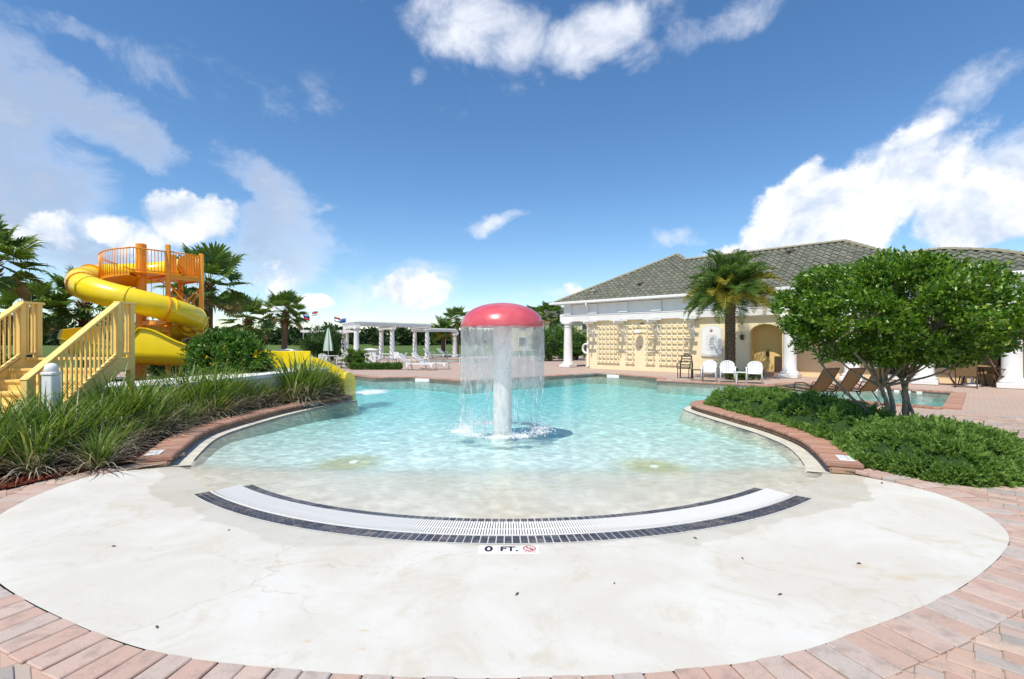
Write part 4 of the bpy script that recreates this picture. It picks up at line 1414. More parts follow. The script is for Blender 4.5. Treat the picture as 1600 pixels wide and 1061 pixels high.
# ================================================================== CREAM STAIR
ST = empty('wooden_stair', (-8.3, 8.2, 0), 0, 'cream wooden stair with slatted railings climbing to a small landing', 'stair')
so = Vector((-8.3, 8.2, 0))
xr, xl = -7.28, -9.05
nst = 7; rise = 1.28 / nst; run = .27; ys = 7.35
def W_(mb, name, mat=M['cream_wood']):
    return mb.build(name, mat, ST, loc=None)
def loc(p): return Vector(p) - so
for i in range(nst - 1):
    z = rise * (i + 1); y = ys + run * i
    W_(MB().box(loc(((xr + xl) / 2, y + run / 2 - .01, z - .02)), (xr - xl - .06, run + .03, .04), bev=.004), 'tread')
    W_(MB().box(loc(((xr + xl) / 2, y + .012, z - rise / 2 - .02)), (xr - xl - .08, .022, rise - .042)), 'riser')
yl = ys + run * (nst - 1); zl = 1.28; yend = yl + .37
for i in range(3):
    W_(MB().box(loc(((xr + xl) / 2, yl + .075 + i * .125, zl - .02)), (xr - xl - .06, .118, .04), bev=.004), 'landing_board')
for x in (xr, xl):
    # stringer
    sl = rise / run
    p0 = (ys - .05, 0.0); 
    poly = [(ys - .10, .0), (ys + .16, .0), (yl + .06, zl - .24), (yend, zl - .24), (yend, zl + .0), (yl - .02, zl + .0), (ys - .10, .16)]
    w2 = .045
    V = [loc((x - w2, a, b)) for a, b in poly] + [loc((x + w2, a, b)) for a, b in poly]; k = len(poly)
    F = [list(range(k)), [k + i for i in range(k)][::-1]] + [[i, k + i, k + (i + 1) % k, (i + 1) % k] for i in range(k)]
    W_(MB().add(V, F), 'stringer')
    # posts
    for y, zb, zt in ((ys - .05, 0, 1.02), (yl - .0, zl - .24, zl + 1.0), (yend - .06, 0, zl + 1.0)):
        W_(MB().box(loc((x, y, (zb + zt) / 2)), (.10, .10, zt - zb), bev=.006), 'newel_post')
    # rails
    W_(MB().beam(loc((x, ys - .10, 1.0)), loc((x, yl + .02, zl + 1.02)), .13, .042, bev=.006), 'handrail')
    W_(MB().beam(loc((x, yl - .02, zl + 1.022)), loc((x, yend + .03, zl + 1.022)), .128, .042, bev=.006), 'handrail')
    W_(MB().beam(loc((x, ys, .19)), loc((x, yl, zl + .075)), .07, .04), 'bottom_rail')
    W_(MB().beam(loc((x, yl, zl + .075)), loc((x, yend - .02, zl + .075)), .068, .04), 'bottom_rail')
    for j in range(1, 18):
        t = j / 18; y = ys - .03 + (yl - ys) * t
        W_(MB().box(loc((x, y, .55 + (zl) * t + .02)), (.028, .030, .88)), 'baluster')
    for j in range(2):
        y = yl + .115 + j * .09
        W_(MB().box(loc((x, y, zl + .54)), (.034, .034, .93)), 'baluster')

# ================================================================== SLIDE PLINTH (white slab)
pf = [(-9.2, 9.0), (-7.9, 9.35), (-6.75, 10.2), (-6.15, 11.4), (-5.65, 12.6), (-5.05, 13.35)]
pb = [(-9.6, 10.6), (-8.5, 11.1), (-7.9, 11.7), (-7.4, 12.5), (-6.8, 13.5), (-6.2, 14.4)]
zf = [.66, .68, .72, .76, .80, .84]
V = []; F = []
n = len(pf)
for (a, b, z) in zip(pf, pb, zf):
    V += [(*a, z), (*b, z), (*a, z - .09), (*b, z - .09), (a[0] - .06, a[1] + .05, z - .09), (a[0] - .06, a[1] + .05, -.02), (*b, -.02)]
for i in range(n - 1):
    o, q = 7 * i, 7 * (i + 1)
    F += [[o, q, q + 1, o + 1], [o + 2, q + 2, q, o], [o + 4, q + 4, q + 2, o + 2], [o + 5, q + 5, q + 4, o + 4], [o + 1, q + 1, q + 6, o + 6]]
F += [[0, 1, 6, 5, 4, 2], [7 * (n - 1) + i for i in (2, 4, 5, 6, 1, 0)]]
pl = tag(MB().add(V, F).build('slide_plinth', M['white_stucco']), 'low white slab wall curving behind the strappy grass bed', 'wall')

# ================================================================== WATER SLIDE
SC = Vector((-12.2, 16.0, 0))
sl = empty('water_slide', tuple(SC), 0, 'yellow spiral tube water slide on an orange steel tower', 'water slide')
smooth_by_angle(MB().lathe([(.15, 0), (.15, 4.76), (.12, 4.78)], 20).build('main_column', M['orange'], sl), 40)
def L2(p): return Vector(p) - SC
Hr, Tr = 1.49, .375
ks = [(45, 4.30), (90, 4.12), (180, 3.74), (270, 3.0), (360, 2.42), (450, 2.06), (540, 1.78), (630, 1.44)]
def hz(phi): return float(np.interp(phi, [a for a, _ in ks], [b for _, b in ks]))
def hel(phi, dr=0, dz=0):
    return Vector(((Hr + dr) * math.cos(R(phi)), (Hr + dr) * math.sin(R(phi)), hz(phi) + dz))
path = [hel(p) for p in range(66, 421, 6)]
# smooth the height profile
zs = np.array([p.z for p in path]); zs = np.convolve(np.pad(zs, 6, 'edge'), np.ones(13) / 13, 'valid')
for p, z in zip(path, zs): p.z = z
smooth_by_angle(MB().tube(path, Tr, 22, caps=False).build('tube', M['slide_yellow'], sl), 60)
smooth_by_angle(MB().tube(path[:2] + path[2:], Tr - .02, 22, caps=False).build('tube_lining', M['slide_yellow'], sl), 60)
for i in range(3, len(path), 7):                     # bolted flanges between the tube sections
    t = (path[min(i + 1, len(path) - 1)] - path[i - 1]).normalized()
    MB().tube([path[i] - t * .022, path[i] + t * .022], Tr + .022, 22).build('flange', M['slide_yellow'], sl)
# open flume: lower turn then the run-out towards the pool
fl = [(hel(p), 0) for p in range(408, 625, 8)]
zz = np.array([p[0].z for p in fl]); zz = np.convolve(np.pad(zz, 3, 'edge'), np.ones(7) / 7, 'valid')
fp = [Vector((p[0].x, p[0].y, z)) for p, z in zip(fl, zz)]
run_pts = [fp[-2], fp[-1], L2((-11.6, 14.42, 1.40)), L2((-10.3, 14.2, 1.35)), L2((-8.6, 14.2, 1.27)), L2((-7.0, 14.3, 1.16)), L2((-5.8, 14.3, .92)), L2((-4.85, 14.3, .42))]
rp = [Vector(p) for p in catmull([tuple(p) for p in run_pts], 8)][8:]
fpath = fp + rp[1:]
NF = len(fpath)
def flume(path, hin, hout, r, name):
    V = []; F = []; ns_ = 18
    for i, p in enumerate(path):
        t = (path[min(i + 1, len(path) - 1)] - path[max(i - 1, 0)]).normalized()
        sd = t.cross(Vector((0, 0, 1))).normalized()      # outer side of the counter-clockwise turn
        up = sd.cross(t)
        prof = []
        for j in range(ns_ + 1):
            a = -PI + PI * j / ns_ if True else 0
            prof.append((r * math.cos(a), r * math.sin(a)))
        prof = [(-r - .07, hin(i)), (-r, hin(i))] + prof[1:-1] + [(r, hout(i)), (r + .07, hout(i)), (r + .07, hout(i) - .06)]
        for a, b in prof: V.append(p + sd * a + up * b)
        m = len(prof)
    for i in range(len(path) - 1):
        for j in range(m - 1):
            F.append([i * m + j, i * m + j + 1, (i + 1) * m + j + 1, (i + 1) * m + j])
    me = mesh_np(name, V, F, M['slide_yellow'], True)
    me.set_sharp_from_angle(angle=R(50))
    o = link(name, me, sl)
    md = o.modifiers.new('thickness', 'SOLIDIFY'); md.thickness = .025
    return o
def hout(i):
    p = fpath[i] + SC
    if p.y > 15.2: return .25
    d = p.x + 10.45
    return .10 + .52 * math.exp(-(d / (.30 if d < 0 else .95)) ** 2)
flume(fpath, lambda i: .10, hout, .46, 'flume')
# flume supports
for q in (10, 18, len(fp) + 10, len(fp) + 22):
    if q < NF:
        p = fpath[q]
        MB().tube([(p.x, p.y, 0), (p.x, p.y, p.z - .44)], .07, 12).build('support_post', M['orange'], sl, True)
# end box by the pool
MB().box(L2((-6.3, 13.8, 1.06)), (1.18, .06, .48), R(-1), bev=.01).build('side_panel', M['slide_yellow'], sl)
pr = [(13.78, -.2), (13.78, .46), (13.84, .60), (13.96, .67), (14.3, .67), (14.6, .56), (14.75, .36), (14.75, -.2)]
k_ = len(pr)
eb = MB().add([L2((x, y, z)) for x in (-4.98, -4.74) for y, z in pr], [list(range(k_)), [k_ + i for i in range(k_)][::-1]] + [[i, k_ + i, k_ + (i + 1) % k_, (i + 1) % k_] for i in range(k_)])
eo = eb.build('end_section', M['slide_yellow'], sl)
# tower posts, platform, guard rails
P1, P2, P3, P4 = (-11.42, 16.15), (-10.92, 17.1), (-12.2, 17.9), (-12.75, 17.0)
for (x, y), zt, w in ((P1, 4.78, .125), (P2, 4.64, .13), (P3, 4.5, .13)):
    MB().box(L2((x, y, zt / 2)), (w, w, zt), .3, bev=.01).build('tower_post', M['orange'], sl)
zp = 3.78
MB().add([L2((*p, zp)) for p in (P1, P2, P3, P4)] + [L2((*p, zp - .07)) for p in (P1, P2, P3, P4)], [[0, 1, 2, 3], [7, 6, 5, 4], [0, 4, 5, 1], [1, 5, 6, 2], [2, 6, 7, 3], [3, 7, 4, 0]]).build('platform', M['orange'], sl)
def guard(a, b, za, zb, n, h=.78):
    a, b = Vector((*a, za)) - SC, Vector((*b, zb)) - SC
    up = Vector((0, 0, h))
    MB().tube([a + up, b + up], .022, 8).build('guard_rail', M['orange'], sl, True)
    MB().tube([a + Vector((0, 0, .07)), b + Vector((0, 0, .07))], .018, 8).build('guard_rail', M['orange'], sl, True)
    for i in range(1, n):
        p = a.lerp(b, i / n)
        MB().tube([p + Vector((0, 0, .07)), p + up], .011, 6).build('baluster', M['orange'], sl, True)
    MB().beam(a - Vector((0, 0, .05)), b - Vector((0, 0, .05)), .03, .16).build('edge_beam', M['orange'], sl) if h > .77 else None
guard(P1, P2, zp, zp, 13); guard(P2, P3, zp, zp, 15)
MB().box(L2((-11.75, 16.75, zp + .40)), (.3, .05, .78), .7, bev=.01).build('entry_panel', M['orange'], sl)
for a, b in (((*P2, .9), (*P3, 2.2)), ((*P3, .9), (*P2, 2.2)), ((*P2, 2.2), (*P3, 3.5)), ((*P3, 2.2), (*P2, 3.5)), ((*P1, 2.3), (*P2, 3.5)), ((*P2, 2.3), (*P1, 3.5))):
    MB().tube([L2(a), L2(b)], .028, 8).build('brace', M['orange'], sl, True)
MB().box(L2((-10.92, 16.98, 1.45)), (.22, .12, .30), .3, bev=.008).build('control_box', M['white'], sl)
# curved walkway round the column and stair turning down
def ringp(phi, r, z): return Vector((r * math.cos(R(phi)), r * math.sin(R(phi)), z))
steps = []
phi0, z0_ = 292, zp - .06
wk = [(292 - 9 * i, zp - .05 - .022 * i) for i in range(15)]
V = []; F = []
for i, (ph, z) in enumerate(wk):
    V += [ringp(ph, .16, z), ringp(ph, 1.06, z), ringp(ph, 1.06, z - .10), ringp(ph, .16, z - .06)]
for i in range(len(wk) - 1):
    o, q = 4 * i, 4 * i + 4
    F += [[o, o + 1, q + 1, q], [o + 1, o + 2, q + 2, q + 1], [o + 3, q + 3, q + 2, o + 2]]
MB().add(V, F).build('walkway', M['orange'], sl)
guard(tuple((ringp(292, 1.06, 0) + SC).xy), P1, zp - .05, zp, 11, .76)
MB().add([ringp(292, .16, zp - .045), ringp(292, 1.06, zp - .045), L2((*P1, zp - .005)), L2((*P4, zp - .005))], [[0, 1, 2, 3]]).build('walkway', M['orange'], sl)
MB().tube([ringp(ph, 1.06, z + .74) for ph, z in wk], .022, 8).build('guard_rail', M['orange'], sl, True)
for i in range(0, 2 * len(wk) - 1):
    ph = 292 - 4.5 * i; z = zp - .05 - .011 * i
    MB().tube([ringp(ph, 1.06, z - .05), ringp(ph, 1.06, z + .74)], .011, 6).build('baluster', M['orange'], sl, True)
ph = 292 - 9 * 14; z = wk[-1][1]
nt_ = 19
tm_ = MB()
trp = [(ph - 22 * i, z - .165 * (i + 1)) for i in range(nt_)]
for phx, zx in trp:
    a0, a1 = phx, phx - 24
    MB().add([ringp(a0, .15, zx), ringp(a0, 1.02, zx), ringp(a1, 1.02, zx), ringp(a1, .15, zx), ringp(a0, .15, zx - .05), ringp(a0, 1.02, zx - .05), ringp(a1, 1.02, zx - .05), ringp(a1, .15, zx - .05)],
             [[0, 3, 2, 1], [4, 5, 6, 7], [0, 1, 5, 4], [1, 2, 6, 5], [2, 3, 7, 6], [3, 0, 4, 7]]).build('tread', M['orange'], sl)
    MB().tube([ringp(phx - 11, 1.0, zx), ringp(phx - 11, 1.0, zx + .85)], .011, 6).build('baluster', M['orange'], sl, True)
hp = catmull([tuple(ringp(phx - 11, 1.0, zx + .85)) for phx, zx in trp], 4)
MB().tube([Vector(p) for p in hp], .022, 8).build('guard_rail', M['orange'], sl, True)
# arms holding the tube
for phx in (188, 236, 330, 60):
    p = hel(phx)
    MB().beam((0, 0, p.z - Tr - .07), (p.x, p.y, p.z - Tr - .07), .09, .12).build('support_arm', M['orange'], sl)
    t = Vector((-math.sin(R(phx)), math.cos(R(phx)), -.2)).normalized()
    MB().tube([p - t * .03, p + t * .03], Tr + .03, 20).build('saddle', M['orange'], sl)
# ================================================================== PALMS
def fan_mesh(seed, mat):
    g = np.random.default_rng(seed)
    V = []; F = []
    pl_ = 1.0
    for i in range(6):
        t = i / 5; x = pl_ * t; z = -.10 * t * t; w = .022 * (1 - .5 * t)
        V += [(x, -w, z), (x, w, z)]
    F += [[2 * i, 2 * i + 1, 2 * i + 3, 2 * i + 2] for i in range(5)]
    ns_ = 26
    for i in range(ns_):
        a = R(-118 + 236 * i / (ns_ - 1)) + g.normal(0, .03)
        L = (.92 - .25 * abs(a) / R(118)) * g.uniform(.85, 1.08)
        d = np.array((math.cos(a), math.sin(a), .16 + .18 * abs(math.sin(a)))); s = np.array((-math.sin(a), math.cos(a), 0))
        b = np.array((pl_ - .02, 0, -.10)); w = .052
        m = b + d * L * .55; e = b + d * L * .82 + np.array((0, 0, -.07 * L)); tip = b + d * L * .98 + np.array((0, 0, -.24 * L * g.uniform(.6, 1.5)))
        k = len(V)
        V += [tuple(b), tuple(m + s * w), tuple(m - s * w), tuple(e + s * w * .6), tuple(e - s * w * .6), tuple(tip), tuple(m + np.array((0, 0, -.035)))]
        F += [[k, k + 6, k + 1], [k, k + 2, k + 6], [k + 1, k + 6, k + 3], [k + 6, k + 2, k + 4], [k + 6, k + 4, k + 3], [k + 3, k + 4, k + 5]]
    return mesh_np('fan_leaf', V, F, mat)
FANS = [fan_mesh(60 + i, M['fan']) for i in range(4)]
FAN_DRY = fan_mesh(70, M['fan_dry'])


def fan_palm(base, zc, r, label, group, seed, n=30, lean=(0, 0)):
    g = random.Random(seed)
    root = empty('fan_palm', base, 0, label, 'palm tree', group)
    top = Vector((lean[0], lean[1], zc))
    p = catmull([(0, 0, -.1), (lean[0] * .3, lean[1] * .3, zc * .5), tuple(top)], 8)
    rad = np.interp(np.linspace(0, 1, len(p)), [0, .1, .8, 1], [.24, .17, .16, .20])
    rad = rad * (1 + .05 * np.sin(np.arange(len(p)) * 2.5))
    MB().tube([Vector(q) for q in p], rad, 12).build('trunk', M['bark_palm'], root, True)
    mb = MB()
    for i in range(70):                       # old leaf bases below the crown
        a = i * 2.4; z = zc - .05 - .012 * i * (1 if zc > 3 else .7)
        if z < .2: break
        d = Vector((math.cos(a), math.sin(a), .9)).normalized()
        q = Vector((lean[0] * z / zc, lean[1] * z / zc, z)) + Vector((math.cos(a), math.sin(a), 0)) * .15
        mb.beam(q, q + d * .2, .06, .02)
    mb.build('leaf_bases', M['fibre'], root)
    for i in range(n):
        t = (i + .5) / n
        pitch = R(80 - 128 * t ** .85) + g.gauss(0, .10)
        az = i * 2.39996 + g.gauss(0, .15)
        dry = t > .93
        s = r / 1.62 * g.uniform(.88, 1.1) * (.85 if t < .12 else 1)
        o = link('frond', FAN_DRY if dry else FANS[i % 4], root, top + Vector((math.cos(az) * .08, math.sin(az) * .08, .10 - .25 * t)), (g.gauss(0, .3), -pitch, az), s)
    return root
gL = 'fan palms on the slide side'
fan_palm((-14.0, 13.0, 0), 3.8, 1.12, 'tall fan palm nearest the camera beside the cream stair, cut off by the picture edge', gL, 1)
fan_palm((-17.4, 17.6, 0), 2.75, 1.15, 'low fan palm whose crown just clears the far stair railing', gL, 2)
fan_palm((-16.9, 19.2, 0), 3.1, 1.4, 'fan palm between the cream stair and the orange slide column', gL, 3)
fan_palm((-13.1, 21.0, 0), 4.1, 1.65, 'large fan palm directly behind the orange tower', gL, 4)
fan_palm((-14.1, 26.0, 0), 2.75, 1.3, 'fan palm low behind the yellow-flowered bush', gL, 5)
fan_palm((-13.6, 29.0, 0), 3.35, 1.3, 'slim fan palm with a clear trunk beside the flag poles', gL, 6, lean=(.1, 0))
fan_palm((-5.6, 50.0, 0), 3.9, 1.35, 'distant fan palm beside the mushroom cap, beyond the pergola end', 'distant palms', 7, 30)
fan_palm((4.75, 60.0, 0), 4.9, 1.7, 'distant fan palm just left of the clubhouse eave', 'distant palms', 8, 30)
fan_palm((2.9, 64.0, 0), 4.9, 1.5, 'distant fan palm showing right beside the mushroom curtain', 'distant palms', 9, 30)


def pinnate_mesh(seed, mat, droop, L=1.0, pairs=58):
    g = np.random.default_rng(seed)
    V = []; F = []
    n = 14; pts = []; ang = R(8); p = np.array((0., 0., 0.))
    for i in range(n + 1):
        pts.append(p.copy())
        ang -= droop / n * (.4 + 1.2 * i / n)
        p = p + np.array((math.cos(ang), 0, math.sin(ang))) * L / n
    pts = np.array(pts)
    for i, q in enumerate(pts):
        w = .022 * (1 - i / n) + .004
        V += [(q[0], -w, q[2]), (q[0], w, q[2]), (q[0], 0, q[2] - w)]
    for i in range(n):
        a, b = 3 * i, 3 * i + 3
        F += [[a, a + 1, b + 1], [a, b + 1, b], [a + 1, a + 2, b + 2], [a + 1, b + 2, b + 1], [a + 2, a, b], [a + 2, b, b + 2]]
    for i in range(pairs):
        t = .12 + .88 * (i + .5) / pairs
        x = t * n; k0 = min(int(x), n - 1); q = pts[k0] + (pts[k0 + 1] - pts[k0]) * (x - k0)
        d = unit(pts[k0 + 1] - pts[k0])
        ll = .30 * math.sin(PI * (t ** .7) * .93 + .12) * g.uniform(.85, 1.1)
        for s in (-1, 1):
            dr = unit(d * (.75 + .3 * t) + np.array((0, s * .85, .38 + g.normal(0, .30))))
            sd = unit(np.cross(dr, rand_dirs(1, g)[0])) * .0058
            e = q + dr * ll + np.array((0, 0, -.10 * ll))
            m = q + dr * ll * .5
            k = len(V)
            V += [tuple(q), tuple(m + sd), tuple(e), tuple(m - sd)]
            F += [[k, k + 1, k + 2], [k, k + 2, k + 3]]
    return mesh_np('feather_frond', V, F, mat)
FEATH = [pinnate_mesh(80 + i, M['date'], R(55 + 18 * i)) for i in range(3)]
FEATH_Y = [pinnate_mesh(90 + i, M['date_yellow'], R(62 + 18 * i)) for i in range(2)]


def date_palm(base, zc, r, label, group, seed, n=76, tr_=.22):
    g = random.Random(seed)
    root = empty('date_palm', base, 0, label, 'palm tree', group)
    mb = MB().tube([(0, 0, -.1), (0, 0, zc * .5), (0, 0, zc)], [tr_ * .82, tr_ * .75, tr_ * .95], 14)
    rows = int(zc / .10)
    for i in range(rows):
        for j in range(9):
            a = 2 * PI * (j + .5 * (i % 2)) / 9; z = i * .10 + .02
            d = Vector((math.cos(a), math.sin(a), 0)); s = Vector((-math.sin(a), math.cos(a), 0))
            c = d * tr_ * .76 + Vector((0, 0, z))
            mb.add([c - s * .075, c + s * .075, c + d * .055 + Vector((0, 0, .10)) + s * .035, c + d * .055 + Vector((0, 0, .10)) - s * .035, c + Vector((0, 0, .13))], [[0, 1, 2, 3], [3, 2, 4], [1, 4, 2], [0, 3, 4]])
    mb.build('trunk', M['bark_palm'], root)
    mb = MB()
    for i in range(90):
        a = i * 2.4; z = zc - .35 + .006 * i
        d = Vector((math.cos(a), math.sin(a), 1.0)).normalized()
        q = Vector((math.cos(a) * tr_ * .8, math.sin(a) * tr_ * .8, z))
        mb.beam(q, q + d * .28, .05, .02)
    mb.build('leaf_bases', M['fibre'], root)
    for i in range(n):
        t = (i + .5) / n
        pitch = R(88 - 106 * t) + g.gauss(0, .10)
        az = i * 2.39996 + g.gauss(0, .12)
        yel = (t > .5 and g.random() < .42)
        me = FEATH_Y[i % 2] if yel else FEATH[i % 3]
        link('frond', me, root, (math.cos(az) * .1, math.sin(az) * .1, zc + .12 - .2 * t), (g.gauss(0, .25), -pitch, az), r * g.uniform(.9, 1.12))
    return root
date_palm((9.06, 20.2, 0), 3.5, 1.95, 'stout date palm with yellowing lower fronds in front of the clubhouse wall', None, 31)
date_palm((-6.65, 47.0, 0), 2.3, 1.75, 'distant feather-leaved palm standing over the end of the pergola', 'distant palms', 32, 44)

# ================================================================== BUSHES
bush('flowering_bush', (-7.35, 12.75, 0), (.94, .62, .96), M['shrub'], 'rounded green bush dotted with yellow flowers in front of the slide', n=240, per=64, leaf=.10, flowers=80, seed=51)
bush('bush', (-12.6, 32.5, 0), (1.45, 1.3, 1.25), M['shrub_dark'], 'round dark green bush behind the folded green umbrella', n=150, per=50, leaf=.11, seed=52)
bush('bush', (-9.1, 28.3, 0), (.75, .6, .55), M['shrub_bright'], 'bright green bush between the white chairs and the stucco pier', n=90, per=45, leaf=.08, seed=53)
lh = empty('low_hedge', (-7.55, 27.0, 0), 0, 'low clipped green hedge in front of the white stucco pier', 'hedge')
g = np.random.default_rng(54)
P = np.c_[g.uniform(-1.45, 1.45, 6000), g.uniform(-.3, .3, 6000), g.uniform(.02, .38, 6000)]
P[:, 2] *= 1 - .12 * np.abs(np.sin(P[:, 0] * 5))
link('foliage', leaves_mesh('foliage', P, rand_dirs(6000, g) + (0, -.3, .5), .07, .045, M['shrub'], g=g), lh)
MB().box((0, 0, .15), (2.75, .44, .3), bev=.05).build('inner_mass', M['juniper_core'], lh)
for i, (x, y, sx, sz, lab) in enumerate(((2.9, 38, 1.5, 1.35, 'tall green bush showing between the curtain and the clubhouse column'), (5.3, 40, 1.6, 1.25, 'rounded green bush behind the white railing of the clubhouse'),
                                         (4.3, 43, 1.9, 1.5, 'dark green bush farthest back behind the clubhouse column'))):
    bush('bush', (x, y, 0), (sx, 1.0, sz), M['shrub'] if i != 2 else M['shrub_dark'], lab, n=130, per=45, leaf=.12, seed=60 + i)
ph = bush('bush', (9.5, 19.95, 0), (.8, .35, .2), M['shrub'], 'small low green planting at the foot of the date palm', n=60, per=30, leaf=.06, seed=66)
for i, (x, y, s) in enumerate(((-13.2, 18.6, .8), (-9.6, 17.6, .55), (-15.3, 14.6, .75), (-17.5, 15.0, .9), (-11.0, 19.8, .9), (-19.5, 17.5, 1.0))):
    bush('bush', (x, y, 0), (s * 1.2, s, s * .75), M['shrub_dark'] if i % 2 else M['shrub'],
         ['dark bush behind the orange slide column', 'low bush under the slide run-out', 'bush behind the far stair railing', 'dark bush at the foot of the leftmost palm', 'bush at the foot of the palm behind the tower', 'dark bush farthest out on the slide side'][i], n=80, per=40, leaf=.09, seed=70 + i)

# ================================================================== FAR TREE LINE
g = np.random.default_rng(77)
C = []; S = []
for i in range(420):
    x = g.uniform(-330, 330); y = g.uniform(150, 270)
    h = g.uniform(4.0, 7.2) * (1 + .35 * math.sin(x * .05) * math.sin(x * .021 + 1))
    C.append((x, y, h * .5)); S.append((g.uniform(3.0, 5.5), g.uniform(2.5, 4), h * .5))
Ps = []; Ds = []
for i, (c, s) in enumerate(zip(C, S)):
    n = 230
    u = rand_dirs(n, g); bumpf = 1 + .25 * np.sin(u[:, 0] * 5 + i) * np.sin(u[:, 2] * 6 + i)
    Ps.append(np.array(c) + u * (np.array(s) * (.75 + .3 * g.random((n, 1)))) * bumpf[:, None]); Ds.append(u + rand_dirs(n, g) * .7)
P = np.vstack(Ps); P[:, 2] = np.maximum(P[:, 2], .1)
tag(link('treeline', leaves_mesh('treeline', P, np.vstack(Ds), g.uniform(1.0, 2.1, len(P)), g.uniform(.7, 1.3, len(P)), M['wood_far'], g=g)), 'dark green far-off wood along the horizon', kind='stuff')

# ================================================================== FLAGS
def flag(x, y, h, cols, label, sgn=1):
    root = empty('flag_pole', (x, y, 0), 0, label, 'flag', 'flags beyond the pergola')
    MB().tube([(0, 0, 0), (0, 0, h)], [.07, .035], 8).build('pole', M['white'], root, True)
    W, Hh = 1.25, .8
    for bi, (m, z0, z1) in enumerate(cols):
        V = []; n = 10
        for i in range(n + 1):
            t = i / n; xx = sgn * W * t * .8; yy = .12 * math.sin(t * 7); dz = -.38 * t - .05 * math.sin(t * 6)
            V += [(xx, yy, h - Hh * (1 - z0) + dz), (xx, yy, h - Hh * (1 - z1) + dz), (xx, yy + .012, h - Hh * (1 - z0) + dz), (xx, yy + .012, h - Hh * (1 - z1) + dz)]
        F = []
        for i in range(n):
            a, b = 4 * i, 4 * i + 4
            F += [[a, b, b + 1, a + 1], [a + 2, a + 3, b + 3, b + 2], [a + 1, b + 1, b + 3, a + 3], [a, a + 2, b + 2, b]]
        MB().add(V, F).build('flag_stripe', m, root, True)
fr_, fw_, fb_ = simple('flag_red', (.5, .03, .05), .7, .05), simple('flag_white', (.75, .75, .75), .7, .04), simple('flag_blue', (.04, .1, .4), .7, .05)
D80 = 80.0
flag((474 - 800) / FPX * D80, D80, 5.9, [(fr_, 0, .5), (fb_, .5, 1)], 'red and blue flag, first from the slim palm')
flag((497 - 800) / FPX * D80, D80, 6.7, [(fw_, 0, .35), (fr_, .35, .7), (fw_, .7, 1)], 'red and white striped flag on the tallest pole', -1)
flag((522 - 800) / FPX * D80, D80, 5.6, [(fw_, 0, .6), (fr_, .6, 1)], 'white flag with a red band above the pergola start', 1)
flag((541 - 800) / FPX * D80, D80, 5.5, [(fb_, 0, .75), (fw_, .75, 1)], 'small blue flag nearest the pergola beam', -1)

# ================================================================== PERGOLA
pg = empty('pergola', (-9.0, 41.0, 0), 0, 'long white pergola on round columns across the far side of the pool', 'pergola')
po_ = Vector((-9.0, 41.0, 0))
fr = [(-11.9, 37.2), (-9.85, 40.0), (-7.5, 43.0), (-5.45, 46.2)]
bk = [(-13.6, 39.9), (-11.5, 42.8), (-9.15, 45.8), (-6.8, 48.6)]
def colm(mb, c, h, r=.21):
    return mb.lathe([(r * 1.45, 0), (r * 1.45, .12), (r * 1.15, .16), (r * 1.1, .22), (r, .26), (r * .93, h * .6), (r * .82, h - .22), (r * .95, h - .18), (r * .85, h - .14), (r * 1.25, h - .06), (r * 1.25, h)], 16, c)
for i in range(4):
    h = 2.55 if i < 3 else 2.15
    for p in (fr[i], bk[i]):
        smooth_by_angle(colm(MB(), Vector((*p, 0)) - po_, h).build('column', M['white'], pg), 35)
    a = Vector((*fr[i], h + .12)) - po_; b = Vector((*bk[i], h + .12)) - po_
    d = (b - a).normalized() * .6
    for s in (-.10, .10):
        o = Vector((d.y, -d.x, 0)).normalized() * s
        MB().beam(a - d + o, b + d + o, .07, .24).build('cross_beam', M['white'], pg)
for i in range(3):
    h0 = 2.55 if i < 2 else 2.15
    ha = hb = (2.55 if i < 2 else 2.15) + .36
    for j, t in enumerate(np.linspace(-.12, 1.12, 7)):
        a = Vector((*(np.array(fr[i]) * (1 - t) + np.array(bk[i]) * t), ha)) - po_; b = Vector((*(np.array(fr[i + 1]) * (1 - t) + np.array(bk[i + 1]) * t), hb)) - po_
        d = (b - a).normalized() * .3
        MB().beam(a - d, b + d, .06, .20).build('long_beam', M['white'], pg)
    for j in range(16):
        t = (j + .5) / 16
        a = Vector((*(np.array(fr[i]) * (1 - t) + np.array(fr[i + 1]) * t), ha + .14)) - po_; b = Vector((*(np.array(bk[i]) * (1 - t) + np.array(bk[i + 1]) * t), ha + .14)) - po_
        d = (b - a).normalized() * .55
        MB().beam(a - d, b + d, .035, .08).build('slat', M['white'], pg)
# second pergola bay seen low behind the round bush
pg2 = empty('pergola', (-14.3, 38.0, 0), 0, 'short stretch of white pergola half hidden behind the round dark bush', 'pergola')
for x, y in ((-1.2, 0), (1.0, .4)):
    smooth_by_angle(colm(MB(), (x, y, 0), 2.2).build('column', M['white'], pg2), 35)
for y in (-.5, 0, .5, 1.0):
    MB().beam((-2.0, y, 2.32), (2.0, y + .4, 2.32), .06, .18).build('long_beam', M['white'], pg2)

# white stucco piers
def pier(p, w, h, label, mat=None):
    root = empty('stucco_pier', p, .12, label, 'pier', 'white piers')
    MB().box((0, 0, h * .43), (w, w, h * .86), bev=.01).build('shaft', M['white_stucco'], root)
    MB().box((0, 0, h * .885), (w * 1.14, w * 1.14, h * .05), bev=.01).build('cap', M['white_stucco'], root)
    t = w * .57
    MB().add([(-t, -t, h * .911), (t, -t, h * .911), (t, t, h * .911), (-t, t, h * .911), (0, 0, h * 1.0)], [[0, 1, 4], [1, 2, 4], [2, 3, 4], [3, 0, 4]]).build('cap_top', M['white_stucco'], root)
pier((-10.0, 34.2, 0), .98, 1.06, 'square white stucco pier with a pointed cap beside the low hedge')
pier((-13.2, 28.6, 0), .9, 1.12, 'white pier with a pointed cap peeking over the yellow slide end')

